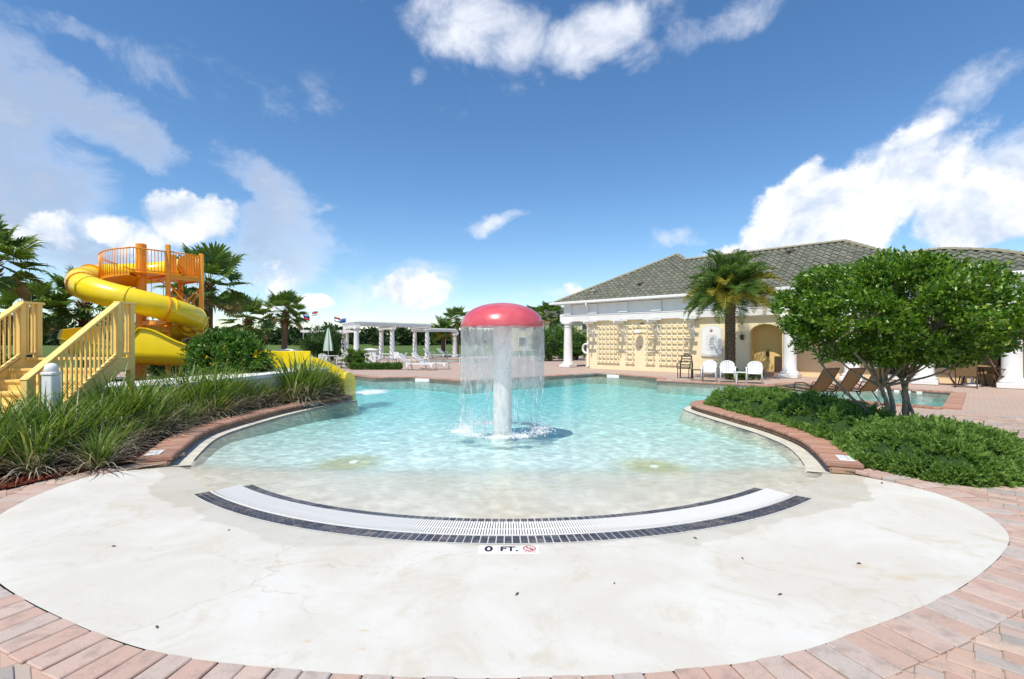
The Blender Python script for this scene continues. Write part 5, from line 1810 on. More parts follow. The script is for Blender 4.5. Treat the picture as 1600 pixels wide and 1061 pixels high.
# second pool beyond the deck
mp = simple('far_pool_water', (.10, .42, .45), .08, .15, 1.5, .5)
fp_ = empty('far_pool', (-5.0, 37.0, 0), 0, 'narrow strip of turquoise far pool behind the white loungers', 'pool')
MB().add([(-2.2, -1.2, .012), (4.5, -.6, .012), (4.2, 3.0, .012), (-2.2, 2.4, .012)], [[0, 1, 2, 3]]).build('water_surface', mp, fp_)
for a, b in (((-2.4, 2.55, .05), (4.4, 3.2, .05)), ((-2.4, -1.35, .02), (4.6, -.75, .02))):
    MB().beam(a, b, .35, .07).build('rim', M['coping'], fp_)

# ================================================================== RESIN FURNITURE
def resin_chair(name, loc_, rz, label, group):
    r = empty(name, loc_, rz, label, 'chair', group)      # faces local -y
    mt = M['white_plastic']
    MB().box((0, -.02, .40), (.46, .46, .035), bev=.012).build('seat', mt, r)
    # arched back with slots
    def bk_(x, t):                                         # x across, t up
        return (x * (1 + .06 * t), .20 + .16 * t + .10 * (x / .25) ** 2 * -.4, .42 + .46 * t)
    n = 14
    edge = [bk_(-.24, t) for t in np.linspace(0, .62, 5)] + [bk_(.24 * -math.cos(a), .62 + .36 * math.sin(a)) for a in np.linspace(.12, PI - .12, n)] + [bk_(.24, t) for t in np.linspace(.62, 0, 5)]
    MB().tube([Vector(p) for p in edge], .024, 8).build('back_frame', mt, r, True)
    for i in range(7):
        x = -.195 + .065 * i
        top = .62 + .34 * math.sqrt(max(0, 1 - (x / .235) ** 2))
        MB().beam(bk_(x, 0), bk_(x, top), .055, .016, up=(0, -1, 0)).build('back_slat', mt, r)
    for s in (-1, 1):
        MB().tube([(s * .27, -.24, .61), (s * .285, -.1, .63), (s * .28, .1, .63), (s * .26, .24, .62)], [.03, .032, .03, .024], 8).build('armrest', mt, r, True)
        MB().tube([(s * .29, -.25, 0), (s * .265, -.235, .4), (s * .27, -.24, .61)], [.024, .028, .026], 7).build('leg', mt, r, True)
        MB().tube([(s * .27, .30, 0), (s * .25, .20, .42)], [.022, .028], 7).build('leg', mt, r, True)
    r.scale = (.95, .95, .92)
    return r
gW = 'white resin chairs by the clubhouse'
resin_chair('resin_chair', (7.72, 19.05, 0), R(-28), 'white resin armchair nearest the trellis, left of the palm trunk', gW)
resin_chair('resin_chair', (8.30, 18.72, 0), R(-22), 'white resin armchair in front of the palm trunk', gW)
resin_chair('resin_chair', (9.05, 18.15, 0), R(-30), 'white resin armchair beside the small white table, nearest the arched alcove', gW)
def side_table(loc_, mat, label, w=.42, h=.40):
    r = empty('side_table', loc_, R(-30), label, 'table')
    MB().box((0, 0, h), (w, w, .03), bev=.008).build('table_top', mat, r)
    for sx in (-1, 1):
        for sy in (-1, 1):
            MB().beam((sx * w * .42, sy * w * .42, 0), (sx * w * .4, sy * w * .4, h), .03).build('leg', mat, r)
side_table((8.68, 18.35, 0), M['white_plastic'], 'low white resin table between two white armchairs')
side_table((7.45, 19.6, 0), M['dark_iron'], 'small dark metal side table beside the dark arched chair', .45, .42)
# dark arched chair
ac = empty('arched_chair', (7.35, 20.7, 0), R(-35), 'dark metal chair with an arched ladder back against the trellis wall', 'chair')
MB().box((0, 0, .42), (.5, .48, .03), bev=.008).build('seat', M['dark_iron'], ac)
MB().tube([(-.25, .22, 0), (-.25, .26, .6), (-.2, .30, .9), (0, .33, 1.03), (.2, .30, .9), (.25, .26, .6), (.25, .22, 0)], .028, 8).build('back_frame', M['dark_iron'], ac, True)
for z in (.55, .68, .81, .93):
    MB().beam((-.23, .28, z), (.23, .28, z), .02, .045).build('back_slat', M['dark_iron'], ac)
for s in (-1, 1):
    MB().beam((s * .23, -.22, 0), (s * .23, -.22, .42), .03).build('leg', M['dark_iron'], ac)
    MB().tube([(s * .25, -.22, .42), (s * .27, -.2, .62), (s * .25, .25, .64)], .02, 7).build('armrest', M['dark_iron'], ac, True)

# round white table sets on the far deck
def far_set(x, y, n, lab, extra):
    t = empty('round_table', (x, y, 0), 0, 'round white table ' + lab, 'table')
    MB().lathe([(.02, .70), (.52, .70), (.54, .715), (.52, .73), (.02, .73)], 24).build('table_top', M['white_plastic'], t)
    for i in range(4):
        a = i * PI / 2 + .4
        MB().tube([(.42 * math.cos(a), .42 * math.sin(a), 0), (.25 * math.cos(a), .25 * math.sin(a), .70)], .025, 6).build('leg', M['white_plastic'], t, True)
    for i in range(n):
        a = extra[i][0]
        resin_chair('resin_chair', (x + .85 * math.cos(a), y + .85 * math.sin(a), 0), a - PI / 2, extra[i][1], 'white chairs round the far tables')
far_set(-10.6, 28.2, 4, 'under the folded green umbrella', [(R(200), 'white resin chair on the slide side of the umbrella table'), (R(-10), 'white resin chair on the bush side of the umbrella table'), (R(60), 'white resin chair behind the umbrella table'), (R(130), 'white resin chair behind the umbrella table, toward the slide')])
far_set(-8.1, 32.0, 3, 'beside the white stucco pier', [(R(190), 'white resin chair between the stucco pier and its table'), (R(0), 'white resin chair on the lounger side of the pier table'), (R(80), 'white resin chair behind the pier table')])
def closed_umbrella(p, h, m1, m2, label):
    u = empty('folded_umbrella', p, 0, label, 'umbrella')
    MB().tube([(0, 0, 0), (0, 0, h)], .022, 8).build('pole', M['white_plastic'], u, True)
    MB().lathe([(.22, 0), (.22, .07), (.04, .1)], 14).build('base', M['white_plastic'], u)
    n = 16
    for q in range(n):
        V = []
        lv = [(.05, h), (.12, h - .35), (.22, h - .95), (.25, h - 1.3)]
        for r_, z in lv:
            for e in (0, 1):
                a = 2 * PI * (q + e) / n; rr = r_ * (1.12 if (q + e) % 2 else .82)
                V.append((rr * math.cos(a), rr * math.sin(a), z))
        MB().add(V, [[2 * i, 2 * i + 1, 2 * i + 3, 2 * i + 2] for i in range(3)]).build('canopy_panel', (m1, m2)[(q // 2) % 2], u)
    return u
ug, uw = simple('pale_green_canvas', (.36, .52, .40), .8, .08), simple('off_white_canvas', (.70, .74, .66), .8, .06)
closed_umbrella((-10.65, 28.2, 0), 2.3, ug, uw, 'folded pale green and white umbrella above the white table')
closed_umbrella((-9.15, 53.0, 0), 2.5, ug, uw, 'distant folded umbrella seen between the pergola columns')

# white resin loungers
def resin_lounger(loc_, rz, label, mat, group, h=.32):
    r = empty('sun_lounger', loc_, rz, label, 'sun lounger', group)     # length along +x, back at -x
    for sy in (-1, 1):
        MB().beam((-.35, sy * .29, h), (1.25, sy * .29, h), .05, .06, bev=.01).build('side_rail', mat, r)
        for x in (-.25, 1.15):
            MB().tube([(x - .06, sy * .29, h), (x + .05, sy * .30, 0)], [.04, .028], 7).build('leg', mat, r, True)
        MB().tube([(-.35, sy * .27, h), (-.85, sy * .27, h + .56)], .026, 7).build('back_rail', mat, r, True)
        MB().tube([(-.45, sy * .33, h + .24), (-.15, sy * .34, h + .25), (.0, sy * .33, h)], .022, 7).build('armrest', mat, r, True)
    for i in range(11):
        x = -.28 + i * .145
        MB().box((x, 0, h + .035), (.115, .60, .018), bev=.004).build('seat_slat', mat, r)
    for i in range(5):
        t = (i + .5) / 5
        a, b = Vector((-.35 - .5 * t, -.27, h + .02 + .56 * t)), Vector((-.35 - .5 * t, .27, h + .02 + .56 * t))
        MB().beam(a, b, .10, .018, up=(.75, 0, .66)).build('back_slat', mat, r)
    return r
gl_ = 'white resin loungers on the far deck'
resin_lounger((-5.35, 26.5, 0), R(-12), 'white sun lounger nearer the low hedge', M['white_plastic'], gl_)
resin_lounger((-4.75, 27.4, 0), R(-14), 'white sun lounger nearer the mushroom curtain', M['white_plastic'], gl_)
gl2 = 'grey loungers under the pergola'
resin_lounger((-6.7, 41.5, 0), R(-20), 'grey sun lounger under the pergola next to a column', M['grey_lounger'], gl2, .36)
resin_lounger((-5.6, 41.9, 0), R(-20), 'grey sun lounger at the pergola end beside the far pool', M['grey_lounger'], gl2, .36)

# ================================================================== BROWN SLING LOUNGERS BEHIND THE HEDGE
def sling_lounger(loc_, rz, label):
    r = empty('sling_lounger', loc_, rz, label, 'sun lounger', 'brown sling loungers by the side pool')   # head towards local -y, feet +y
    mt = M['brown_metal']
    h = .36
    for s in (-1, 1):
        MB().tube([(s * .33, -.1, h), (s * .33, 1.25, h), (s * .33, 1.38, h - .03)], .018, 8).build('side_rail', mt, r, True)
        MB().tube([(s * .33, -.1, h), (s * .325, -.35, h + .28), (s * .32, -.55, h + .60)], .018, 8).build('back_rail', mt, r, True)
        MB().tube([(s * .34, 1.3, h), (s * .35, 1.42, 0)], .016, 8).build('leg', mt, r, True)
        MB().tube([(s * .34, .28, h), (s * .36, .38, h * .5), (s * .36, .15, 0)], .016, 8).build('leg', mt, r, True)
        MB().tube([(s * .34, -.02, h), (s * .36, -.30, 0)], .016, 8).build('leg', mt, r, True)
        MB().tube([(s * .34, .38, h + .0), (s * .38, .30, h + .20), (s * .38, .02, h + .22), (s * .345, -.22, h + .14)], .016, 8).build('armrest', mt, r, True)
    n = 8
    V = []; F = []
    pts = [(-.08, h), (.3, h - .03), (.8, h - .04), (1.3, h - .005)]
    for y, z in pts: V += [(-.315, y, z), (.315, y, z), (-.315, y, z - .006), (.315, y, z - .006)]
    for i in range(3):
        a, b = 4 * i, 4 * i + 4
        F += [[a, a + 1, b + 1, b], [a + 2, b + 2, b + 3, a + 3]]
    MB().add(V, F).build('seat_sling', M['sling'], r)
    V = []
    bp_ = [(-.10, h + .01), (-.22, h + .13), (-.36, h + .31), (-.47, h + .47), (-.55, h + .60), (-.57, h + .61)]
    for y, z in bp_: V += [(-.315, y, z), (.315, y, z), (-.315, y - .006, z - .005), (.315, y - .006, z - .005)]
    F = []
    for i in range(5):
        a, b = 4 * i, 4 * i + 4
        F += [[a, a + 1, b + 1, b], [a + 2, b + 2, b + 3, a + 3], [a, b, b + 2, a + 2], [a + 1, a + 3, b + 3, b + 1]]
    MB().add(V, F).build('back_sling', M['sling'], r)
    MB().tube([(-.32, -.56, h + .61), (.32, -.56, h + .61)], .018, 8).build('head_bar', mt, r, True)
    MB().tube([(-.33, 1.38, h - .03), (.33, 1.38, h - .03)], .018, 8).build('foot_bar', mt, r, True)
    r.scale = (.74, .90, .96)
    return r
sling_lounger((7.5, 12.1, 0), R(16), 'brown sling lounger farthest from the tree stems')
sling_lounger((8.13, 12.1, 0), R(15), 'brown sling lounger in the middle of the three, behind the spiky plant')
sling_lounger((8.74, 12.1, 0), R(15), 'brown sling lounger directly behind the leaning tree stem')
# ================================================================== CLUBHOUSE
UA = math.atan2(-.689, .725)
BO = Vector((16.26, 17.11, 0))
cb_ = empty('clubhouse', tuple(BO), UA, 'long yellow clubhouse with white columns and a grey-green tiled hip roof', 'building')
# local frame: x along the front (towards the camera side), y into the building
def strip_wall(name, poly, y, mat, th=.2, holes=(), parent=cb_):
    """upright slab in the x-z plane from an outline, with thickness th going in"""
    v, f = tri_fill(poly, holes)
    n = len(v)
    V = np.vstack([np.c_[v[:, 0], np.full(n, y), v[:, 1]], np.c_[v[:, 0], np.full(n, y + th), v[:, 1]]])
    F = [list(t) for t in f] + [list(t[::-1] + n) for t in f]
    for ring_ in (poly, *holes):
        idx = [int(np.argmin(np.hypot(*(v - np.array(p)).T))) for p in ring_]
        for i in range(len(idx)):
            a, b = idx[i], idx[(i + 1) % len(idx)]
            F.append([a, b, n + b, n + a])
    me = mesh_np(name, V, F, mat)
    b_ = bmesh.new(); b_.from_mesh(me); bmesh.ops.recalc_face_normals(b_, faces=b_.faces); b_.to_mesh(me); b_.free()
    return link(name, me, parent)
ax0, ax1 = -7.45, -6.10
arch = [(ax0, 0.02)] + [((ax0 + ax1) / 2 - (ax1 - ax0) / 2 * math.cos(a), 1.92 + .42 * math.sin(a)) for a in np.linspace(0, PI, 15)] + [(ax1, 0.02)]
outer = [(-16.4, -.05), (ax0, -.05)] + arch + [(ax1, -.05), (-5.85, -.05), (-5.85, 2.75), (-16.4, 2.75)]
strip_wall('front_wall', outer, 0, M['yellow_wall'], .25)
MB().box(((ax0 + ax1) / 2, .75, 1.35), (ax1 - ax0 + .5, .1, 2.8)).build('alcove_wall', M['alcove'], cb_)
for s in (ax0 - .1, ax1 + .1):
    MB().box((s + (.047 if s < -7 else -.047), .475, 1.35), (.1, .45, 2.8)).build('alcove_wall', M['alcove'], cb_)
MB().box(((ax0 + ax1) / 2, .475, 2.6), (ax1 - ax0, .44, .1)).build('alcove_ceiling', M['alcove'], cb_)
MB().box(((ax0 + ax1) / 2, .475, .08), (ax1 - ax0, .44, .18)).build('alcove_floor', M['coping'], cb_)
MB().box((-16.35, 5.2, 1.35), (.2, 10.2, 2.8)).build('end_wall', M['yellow_wall'], cb_)
MB().box((-5.953, .75, 1.35), (.2, 1.0, 2.8)).build('return_wall', M['yellow_wall'], cb_)
# porch wall with openings
def rect(a, b, c, d): return [(a, c), (b, c), (b, d), (a, d)]
wins = [(-4.75, -3.45, .78, 2.05), (-.75, .75, .62, 2.1)]
door = (-3.05, -1.35, 0.0, 2.12)
strip_wall('porch_wall', [(-5.85, -.05), (door[0], -.05), (door[0], 2.12), (door[1], 2.12), (door[1], -.05), (3.5, -.05), (3.5, 2.75), (-5.85, 2.75)], 1.25, M['tan_wall'], .2, [rect(*w) for w in wins])
def window(a, b, c, d, y):
    fr_ = MB()
    for p, q in (((a - .07, c), (b + .07, c)), ((a - .07, d), (b + .07, d))):
        fr_.beam((p[0], y, p[1]), (q[0], y, q[1]), .10, .12)
    for x in (a, b): fr_.beam((x, y, c), (x, y, d), .095, .115, up=(1, 0, 0))
    o = fr_.build('window', M['white'], cb_)
    for i in range(1, 4):
        x = a + (b - a) * i / 4
        MB().beam((x, y + .02, c), (x, y + .02, d), .03, .03, up=(1, 0, 0)).build('muntin', M['white'], o)
    MB().beam((a, y + .022, (c + d) / 2), (b, y + .022, (c + d) / 2), .03, .035).build('muntin', M['white'], o)
    MB().box(((a + b) / 2, y + .05, (c + d) / 2), (b - a, .012, d - c)).build('pane', M['glass_dark'], o)
    MB().box(((a + b) / 2, y - .04, c - .09), (b - a + .3, .14, .06), bev=.008).build('sill', M['white'], o)
for w in wins: window(*w, 1.25)
for i in range(2):
    a = door[0] + .06 + i * .82; b = a + .80
    d = MB()
    for x in (a + .06, b - .06): d.beam((x, 1.29, .02), (x, 1.29, 2.08), .05, .12, up=(1, 0, 0))
    for z in (.12, 1.05, 2.02): d.beam((a + .121, 1.29, z), (b - .121, 1.29, z), .05, .12 if z > 1 else .2)
    o = d.build('door', M['white'], cb_)
    for z0_, z1_ in ((.22, .99), (1.11, 1.96)):
        MB().box(((a + b) / 2, 1.30, (z0_ + z1_) / 2), (b - a - .24, .012, z1_ - z0_)).build('pane', M['glass_dark'], o)
    MB().tube([(b - .1 if i == 0 else a + .1, 1.25, .95), (b - .1 if i == 0 else a + .1, 1.25, 1.12)], .014, 7).build('handle', M['dark_iron'], o, True)
MB().box((-1.3, .72, 2.77), (9.2, 1.0, .05)).build('porch_ceiling', M['white'], cb_)
MB().box((2.4, .9, 1.35), (2.3, 1.8, 2.8)).build('corner_wall', M['yellow_wall'], cb_)
# frieze: proud lower band, recessed shaded panels, blocks with caps
MB().box((-7.7, .02, 2.885), (20.9, .42, .33), bev=.01).build('frieze_band', M['white'], cb_)
MB().box((-7.7, .10, 3.39), (20.7, .3, .68)).build('frieze_panel', M['white'], cb_)
MB().box((-7.7, -.13, 3.072), (21.0, .16, .045), bev=.01).build('frieze_moulding', M['white'], cb_)
for s in [-17.7] + [-15.86 + 1.95 * i for i in range(5)] + [-5.77 + 2.23 * i for i in range(4)]:
    o = MB().box((s, -.085, 3.41), (.52, .12, .62), bev=.008).build('frieze_block', M['white'], cb_)
    MB().box((s, -.12, 3.16), (.60, .22, .05), bev=.008).build('moulding', M['white'], o)
MB().box((-7.8, -.20, 3.775), (21.4, .46, .05)).build('soffit', M['white'], cb_)
MB().box((-7.85, -.46, 3.83), (22.0, .11, .14), bev=.02).build('gutter', M['white'], cb_)
MB().box((-18.05, 4.0, 2.95), (.35, 8.4, .45)).build('end_beam', M['white'], cb_)
# downspout
MB().tube([(-16.15, -.46, 3.76), (-16.15, -.44, 3.62), (-16.2, -.22, 3.35), (-16.25, -.12, 2.6), (-16.25, -.08, .15), (-16.25, -.2, .06)], .05, 8).build('downspout', M['white'], cb_, True)
# columns
def column(mb, c, h, r=.265):
    mb.box((c[0], c[1], .085), (r * 2.85, r * 2.85, .17), bev=.012)
    return mb.lathe([(r * 1.32, .17), (r * 1.38, .21), (r * 1.32, .26), (r * 1.12, .275), (r * 1.12, .30), (r, .36), (r * .985, h * .4), (r * .86, h - .34), (r * .97, h - .32), (r * .97, h - .28), (r * .86, h - .26), (r * .88, h - .20), (r * 1.18, h - .12), (r * 1.18, h - .10)], 28, c)
for s in (-17.66, -5.77, -3.54, -1.31, .92):
    mb = column(MB(), (s, -.14, 0), 2.72)
    mb.box((s, -.14, 2.66), (.66, .5, .115), bev=.01)
    smooth_by_angle(mb.build('column', M['white'], cb_), 35)
smooth_by_angle(column(MB(), (-17.66, 5.0, 0), 2.72).build('column', M['white'], cb_), 35)
# bronze planter, wall lamps
MB().box((-6.32, .45, .53), (.34, .36, .72), bev=.01).build('planter_box', M['brown_metal'], cb_)
def wall_lamp(x, y, z, dark=False):
    o = MB().box((x, y - .03, z), (.10, .05, .26), bev=.008).build('wall_lamp', M['dark_iron'], cb_)
    MB().box((x, y - .12, z + .02), (.13, .13, .2), bev=.02).build('lantern', M['dark_iron'], o)
    MB().beam((x, y - .12, z + .2), (x, y - .0, z + .2), .03).build('arm', M['dark_iron'], o)
wall_lamp(-7.75, 0, 1.75); wall_lamp(-6.85, .70, 1.0); wall_lamp(1.45, 0, 1.7)
# scalloped shade lamp in the trellis gap
lo_ = MB().lathe([(.02, .16), (.10, .14), (.19, .05), (.24, -.03), (.22, -.03), (.17, .04), (.02, .11)], 18, (-12.95, -.3, 2.02)).build('barn_lamp', M['white'], cb_, True)
MB().tube([(-12.95, -.02, 2.35), (-12.95, -.25, 2.40), (-12.95, -.3, 2.16)], .02, 7).build('arm', M['dark_iron'], lo_, True)
for z in (1.25, 2.5):
    MB().box((-12.95 + (.1 if z > 2 else 0), -.02, z), (.22 if z > 2 else .08, .04, .07), bev=.005).build('outlet_box', M['sling'], cb_)

# trellis panels: every slat a part
def trellis(x0, x1, nv, label_z):
    y = -.07
    vs = np.linspace(x0, x1, nv)
    for x in vs:
        MB().box((x, y, 1.41), (.045, .028, 2.16)).build('trellis_upright', M['trellis'], cb_)
    for k_ in range(8):
        z = .46 + k_ * .278
        MB().box(((x0 + x1) / 2, y - .036, z), (x1 - x0 + .22, .04, .045)).build('trellis_slat', M['trellis'], cb_)
    for x in (vs[0], vs[-1]):
        for z in (.5, 2.3): MB().box((x, -.028, z), (.05, .05, .05)).build('trellis_spacer', M['trellis'], cb_)
trellis(-15.55, -14.30, 6, 0)
trellis(-13.72, -13.38, 2, 0); trellis(-12.52, -12.18, 2, 0)
trellis(-11.75, -10.25, 6, 0)
for z in (2.13, 2.41):
    MB().box((-12.95, -.09, z), (.86, .03, .045)).build('trellis_slat', M['trellis'], cb_)
# pergola brackets
for s in (-15.86, -13.93, -11.97, -10.02):
    o = MB().beam((s, -.01, 2.60), (s, -1.08, 2.60), .07, .13).build('bracket_arm', M['white'], cb_)
    MB().beam((s, -.03, 1.78), (s, -.86, 2.54), .07, .09).build('brace', M['white'], o)
    MB().box((s, -.03, 2.16), (.09, .05, .9)).build('wall_plate', M['white'], o)
    for k_ in range(4):
        MB().box((s, -.22 - .25 * k_, 2.72), (.62, .045, .13)).build('purlin', M['white'], o)
# rules board
bd = empty('notice_board', (0, 0, 0), 0, 'white arched notice board with a small emblem on the yellow wall', 'sign')
bd.parent = None
Mb = Matrix.Translation(BO) @ Matrix.Rotation(UA, 4, 'Z')
bp0 = Mb @ Vector((-9.16, -.012, 0)); bd.location = bp0; bd.rotation_euler = (0, 0, UA)
def arch_poly(w, z0_, z1_, rise):
    return [(-w, z0_ + .06), (-w * .8, z0_), (w * .8, z0_), (w, z0_ + .06), (w, z1_)] + [(w * math.cos(a), z1_ + rise * math.sin(a)) for a in np.linspace(.15, PI - .15, 11)] + [(-w, z1_)]
strip_wall('board', arch_poly(.50, .83, 2.12, .22), -.05, M['white_plastic'], .05, parent=bd)
strip_wall('panel', arch_poly(.43, .91, 2.08, .18), -.064, M['tile_white'], .012, parent=bd)
for i in range(11):
    w = .62 if i % 4 else .5
    MB().box((0, -.0655, 1.86 - i * .075), (w * (.85 + .15 * math.sin(i * 3)), .002, .018)).build('text_line', M['ink_grey'], bd)
em = MB()
V, F = flat_ring(.0, .075, 20); em.add([(p[0], -.0655, 2.07 + p[1]) for p in V], F)
em.build('emblem', M['ink_maroon'], bd)
mb = MB(); V, F = flat_ring(.025, .045, 16, .3, 4.4); mb.add([(p[0], -.0672, 2.075 + p[1]) for p in V], F)
mb.build('emblem_mark', M['tile_white'], bd)

# ---- roof
ES, EW, EZ, SLP = -18.5, -.42, 3.86, .59
top = [(ES, 0.0), (-12.97, 4.88), (-12.05, 3.98), (-4.37, 3.98), (-2.43, 2.12), (-.85, 2.15), (.59, 1.60), (2.9, 0.0)]
def rp_(s, w, dz=0): return (s, EW + w, EZ + SLP * w + dz)
roof = MB()
V = [rp_(s, w) for s, w in top]; m_ = len(top)
V += [(s, EW + 11.0, EZ) for s, w in top]
Vb = [(s, min(EW + 11, EW + w + .01), EZ + SLP * w) for s, w in top]
F = [list(range(m_))[::-1]]
for i in range(1, m_ - 2): F.append([i, m_ + i, m_ + i + 1, i + 1])
F.append([0, 1, m_ + 1, m_]); F.append([m_ - 2, m_ - 1, 2 * m_ - 1, 2 * m_ - 2])
ro = roof.add(V, F).build('roof', M['roof_under'], cb_)
# S-tiles
tw, tl = .30, .345
cosS = math.cos(math.atan(SLP)); angS = math.atan(SLP)
V = []; F = []
npf = 9
for yy, lift in ((-.02, .030), (tl + .06, -.012)):
    for i in range(npf):
        t = i / (npf - 1)
        V.append((tw * (t - .5) * 1.04, yy, .042 * math.sin(2 * PI * t - .6) + .042 + lift))
for i in range(npf): V.append((V[i][0], V[i][1] + .004, V[i][2] - .042))
for i in range(npf - 1): F += [[i, i + 1, npf + i + 1, npf + i], [i + 1, i, 2 * npf + i, 2 * npf + i + 1]]
tile_me = mesh_np('roof_tile', V, F, M['rooftile'], True)
tile_me.set_sharp_from_angle(angle=R(55))
tileV = np.array(V); tileF = F
cells = []
tp = np.array(top)
rows = int(5.4 / cosS / tl) + 1
for r in range(rows):
    wl = r * tl * cosS
    for c in range(int((3.1 - ES) / tw) + 1):
        s = ES + (c + .5) * tw
        wt = np.interp(s, tp[:, 0], tp[:, 1])
        if wl + .02 > wt: continue
        x, y, z = rp_(s, wl)
        wp = Mb @ Vector((x, y, z))
        cells.append((wp.length, s, wl, min(1.0, (wt - wl + .12) / (tl * cosS))))
cells.sort()
big = []; big_f = []
for i, (dd, s, wl, fr2) in enumerate(cells):
    p = rp_(s, wl)
    j = rnd.uniform(-.006, .006); jr = rnd.uniform(-.02, .02)
    if i < 300:
        link('tile', tile_me, ro, (p[0], p[1], p[2] + j), (angS, 0, jr), (1, fr2, 1))
    else:
        Mx = Matrix.Translation(Vector(p) + Vector((0, 0, j))) @ Matrix.Rotation(jr, 4, 'Z') @ Matrix.Rotation(angS, 4, 'X') @ Matrix.Diagonal((1, fr2, 1, 1))
        A = np.array(Mx); b = len(big) * len(tileV)
        big.append(tileV @ A[:3, :3].T + A[:3, 3]); big_f += [[q + b for q in f_] for f_ in tileF]
me = mesh_np('tile_field', np.vstack(big), big_f, M['rooftile'], True)
me.set_sharp_from_angle(angle=R(55))
tag(link('tile_field', me, ro), kind='stuff')
# ridge and hip caps
V = []; F = []
for x in (0, .40):
    for i in range(7):
        a = PI * i / 6
        V.append((x, .12 * math.cos(a) * (1 if x == 0 else .88), .10 * math.sin(a) * (1 if x == 0 else .86)))
for i in range(6): F.append([i, 7 + i, 8 + i, i + 1])
cap_me = mesh_np('ridge_tile', V, F, M['ridge'], True)
for i in range(len(top) - 1):
    a, b = Vector(rp_(*top[i], .03)), Vector(rp_(*top[i + 1], .03))
    if b.z < a.z: a, b = b, a
    d = b - a; n = max(1, int(d.length / .36))
    q = d.to_track_quat('X', 'Z')
    for j in range(n):
        o = link('ridge_tile', cap_me, ro, a + d * (j / n)); o.rotation_mode = 'QUATERNION'; o.rotation_quaternion = q
# roof vents
for s, w in ((-13.45, 1.35), (-16.3, .95), (-6.5, 3.4), (-9.5, 3.2)):
    p = rp_(s, w, .10)
    MB().box(p, (.34, .3, .12), bev=.02, rot=Matrix.Rotation(angS * .6, 3, 'X')).build('vent', M['ridge'] if s < -16 else M['brown_metal'], ro)

# life ring and railing at the clubhouse end
def bl(x, y, z=0): return Mb @ Vector((x, y, z))
p = bl(-16.75, .55)
lr = empty('life_ring', tuple(p), UA, 'white life ring hanging on a short post beside the clubhouse corner', 'life ring')
MB().tube([(.0 + .27 * math.cos(a), -.08, 1.12 + .27 * math.sin(a)) for a in np.linspace(0, 2 * PI, 25)[:-1]], .07, 10, closed=True).build('ring', M['white_plastic'], lr, True)
MB().box((0, .03, .6), (.09, .09, 1.2)).build('post', M['white'], lr)
MB().box((.1, .08, .38), (.34, .3, .75), bev=.01).build('cabinet', M['tan_wall'], lr)
p = bl(-19.5, 3.2)
rl = empty('railing', tuple(p), UA, 'white railing with slats behind the end column of the clubhouse', 'railing')
for z in (.45, 1.0): MB().beam((1.0, 0, z), (3.0, 0, z), .06, .07).build('rail', M['white'], rl)
for i in range(10): MB().box((1.12 + i * .19, 0, .72), (.03, .03, .5)).build('baluster', M['white'], rl)
for x in (1.0, 3): MB().box((x, 0, .53), (.09, .09, 1.06)).build('post', M['white'], rl)

# far yellow building beyond the palms
fb2 = empty('far_building', (6.5, 75, 0), R(10), 'distant yellow building with a grey roof behind the palms', 'building')
MB().box((0, 4, 2.6), (13, 8, 5.2)).build('wall', M['yellow_wall'], fb2)
MB().add([(-7, -.6, 5.2), (7, -.6, 5.2), (7, 8.6, 5.2), (-7, 8.6, 5.2), (-3, 4, 7.0), (3, 4, 7.0)], [[0, 1, 5, 4], [1, 2, 5], [2, 3, 4, 5], [3, 0, 4]]).build('roof', M['roof_under'], fb2)
for x in (-5, -2.5, 0, 2.5, 5):
    for z in (1.5, 3.9):
        o = MB().box((x, -.02, z), (1.2, .12, 1.3)).build('window', M['white'], fb2)
        MB().box((x, -.09, z), (1.0, .04, 1.1)).build('pane', M['glass_dark'], o)
fb3 = empty('far_building', (-.5, 95, 0), 0, 'low distant building with an orange-brown wall seen through the water curtain side', 'building')
MB().box((4.5, 4, 2.2), (8, 8, 4.4)).build('wall', M['tan_wall'], fb3)
MB().box((4.5, 4, 4.6), (8.8, 8.8, .4)).build('roof', M['roof_under'], fb3)

# ================================================================== PORCH DINING SET
def sling_chair(lx, ly, rz, label):
    p = bl(lx, ly)
    r = empty('sling_chair', tuple(p), UA + rz, label, 'chair', 'brown sling chairs on the porch')   # faces local -y
    mt = M['brown_metal']
    for s in (-1, 1):
        MB().tube([(s * .27, -.30, 0), (s * .27, -.26, .40), (s * .27, .2, .40), (s * .265, .42, .98)], .018, 7).build('frame_tube', mt, r, True)
        MB().tube([(s * .27, .36, 0), (s * .27, .15, .40)], .018, 7).build('leg', mt, r, True)
        MB().tube([(s * .27, -.26, .40), (s * .29, -.2, .62), (s * .29, .1, .63), (s * .27, .3, .66)], .018, 7).build('armrest', mt, r, True)
    V = [(-.26, -.26, .405), (.26, -.26, .405), (.26, .2, .39), (-.26, .2, .39), (.255, .42, .98), (-.255, .42, .98)]
    o = MB().add(V[:4], [[0, 1, 2, 3]]).build('seat_sling', M['sling'], r)
    b = MB().add([V[3], V[2], V[4], V[5]], [[0, 1, 2, 3]]).build('back_sling', M['sling'], r)
    for q in (o, b):
        md = q.modifiers.new('thickness', 'SOLIDIFY'); md.thickness = .01
    MB().tube([(-.265, .42, .98), (.265, .42, .98)], .018, 7).build('head_bar', mt, r, True)
tb_p = bl(-.05, .1)
dt = empty('dining_table', tuple(tb_p), UA, 'brown round porch table with an umbrella pole through it', 'table')
MB().lathe([(.02, .69), (.58, .69), (.60, .705), (.58, .72), (.02, .72)], 28).build('table_top', M['sling'], dt)
for i in range(4):
    a = i * PI / 2 + .6
    MB().tube([(.45 * math.cos(a), .45 * math.sin(a), 0), (.3 * math.cos(a), .3 * math.sin(a), .69)], .02, 7).build('leg', M['brown_metal'], dt, True)
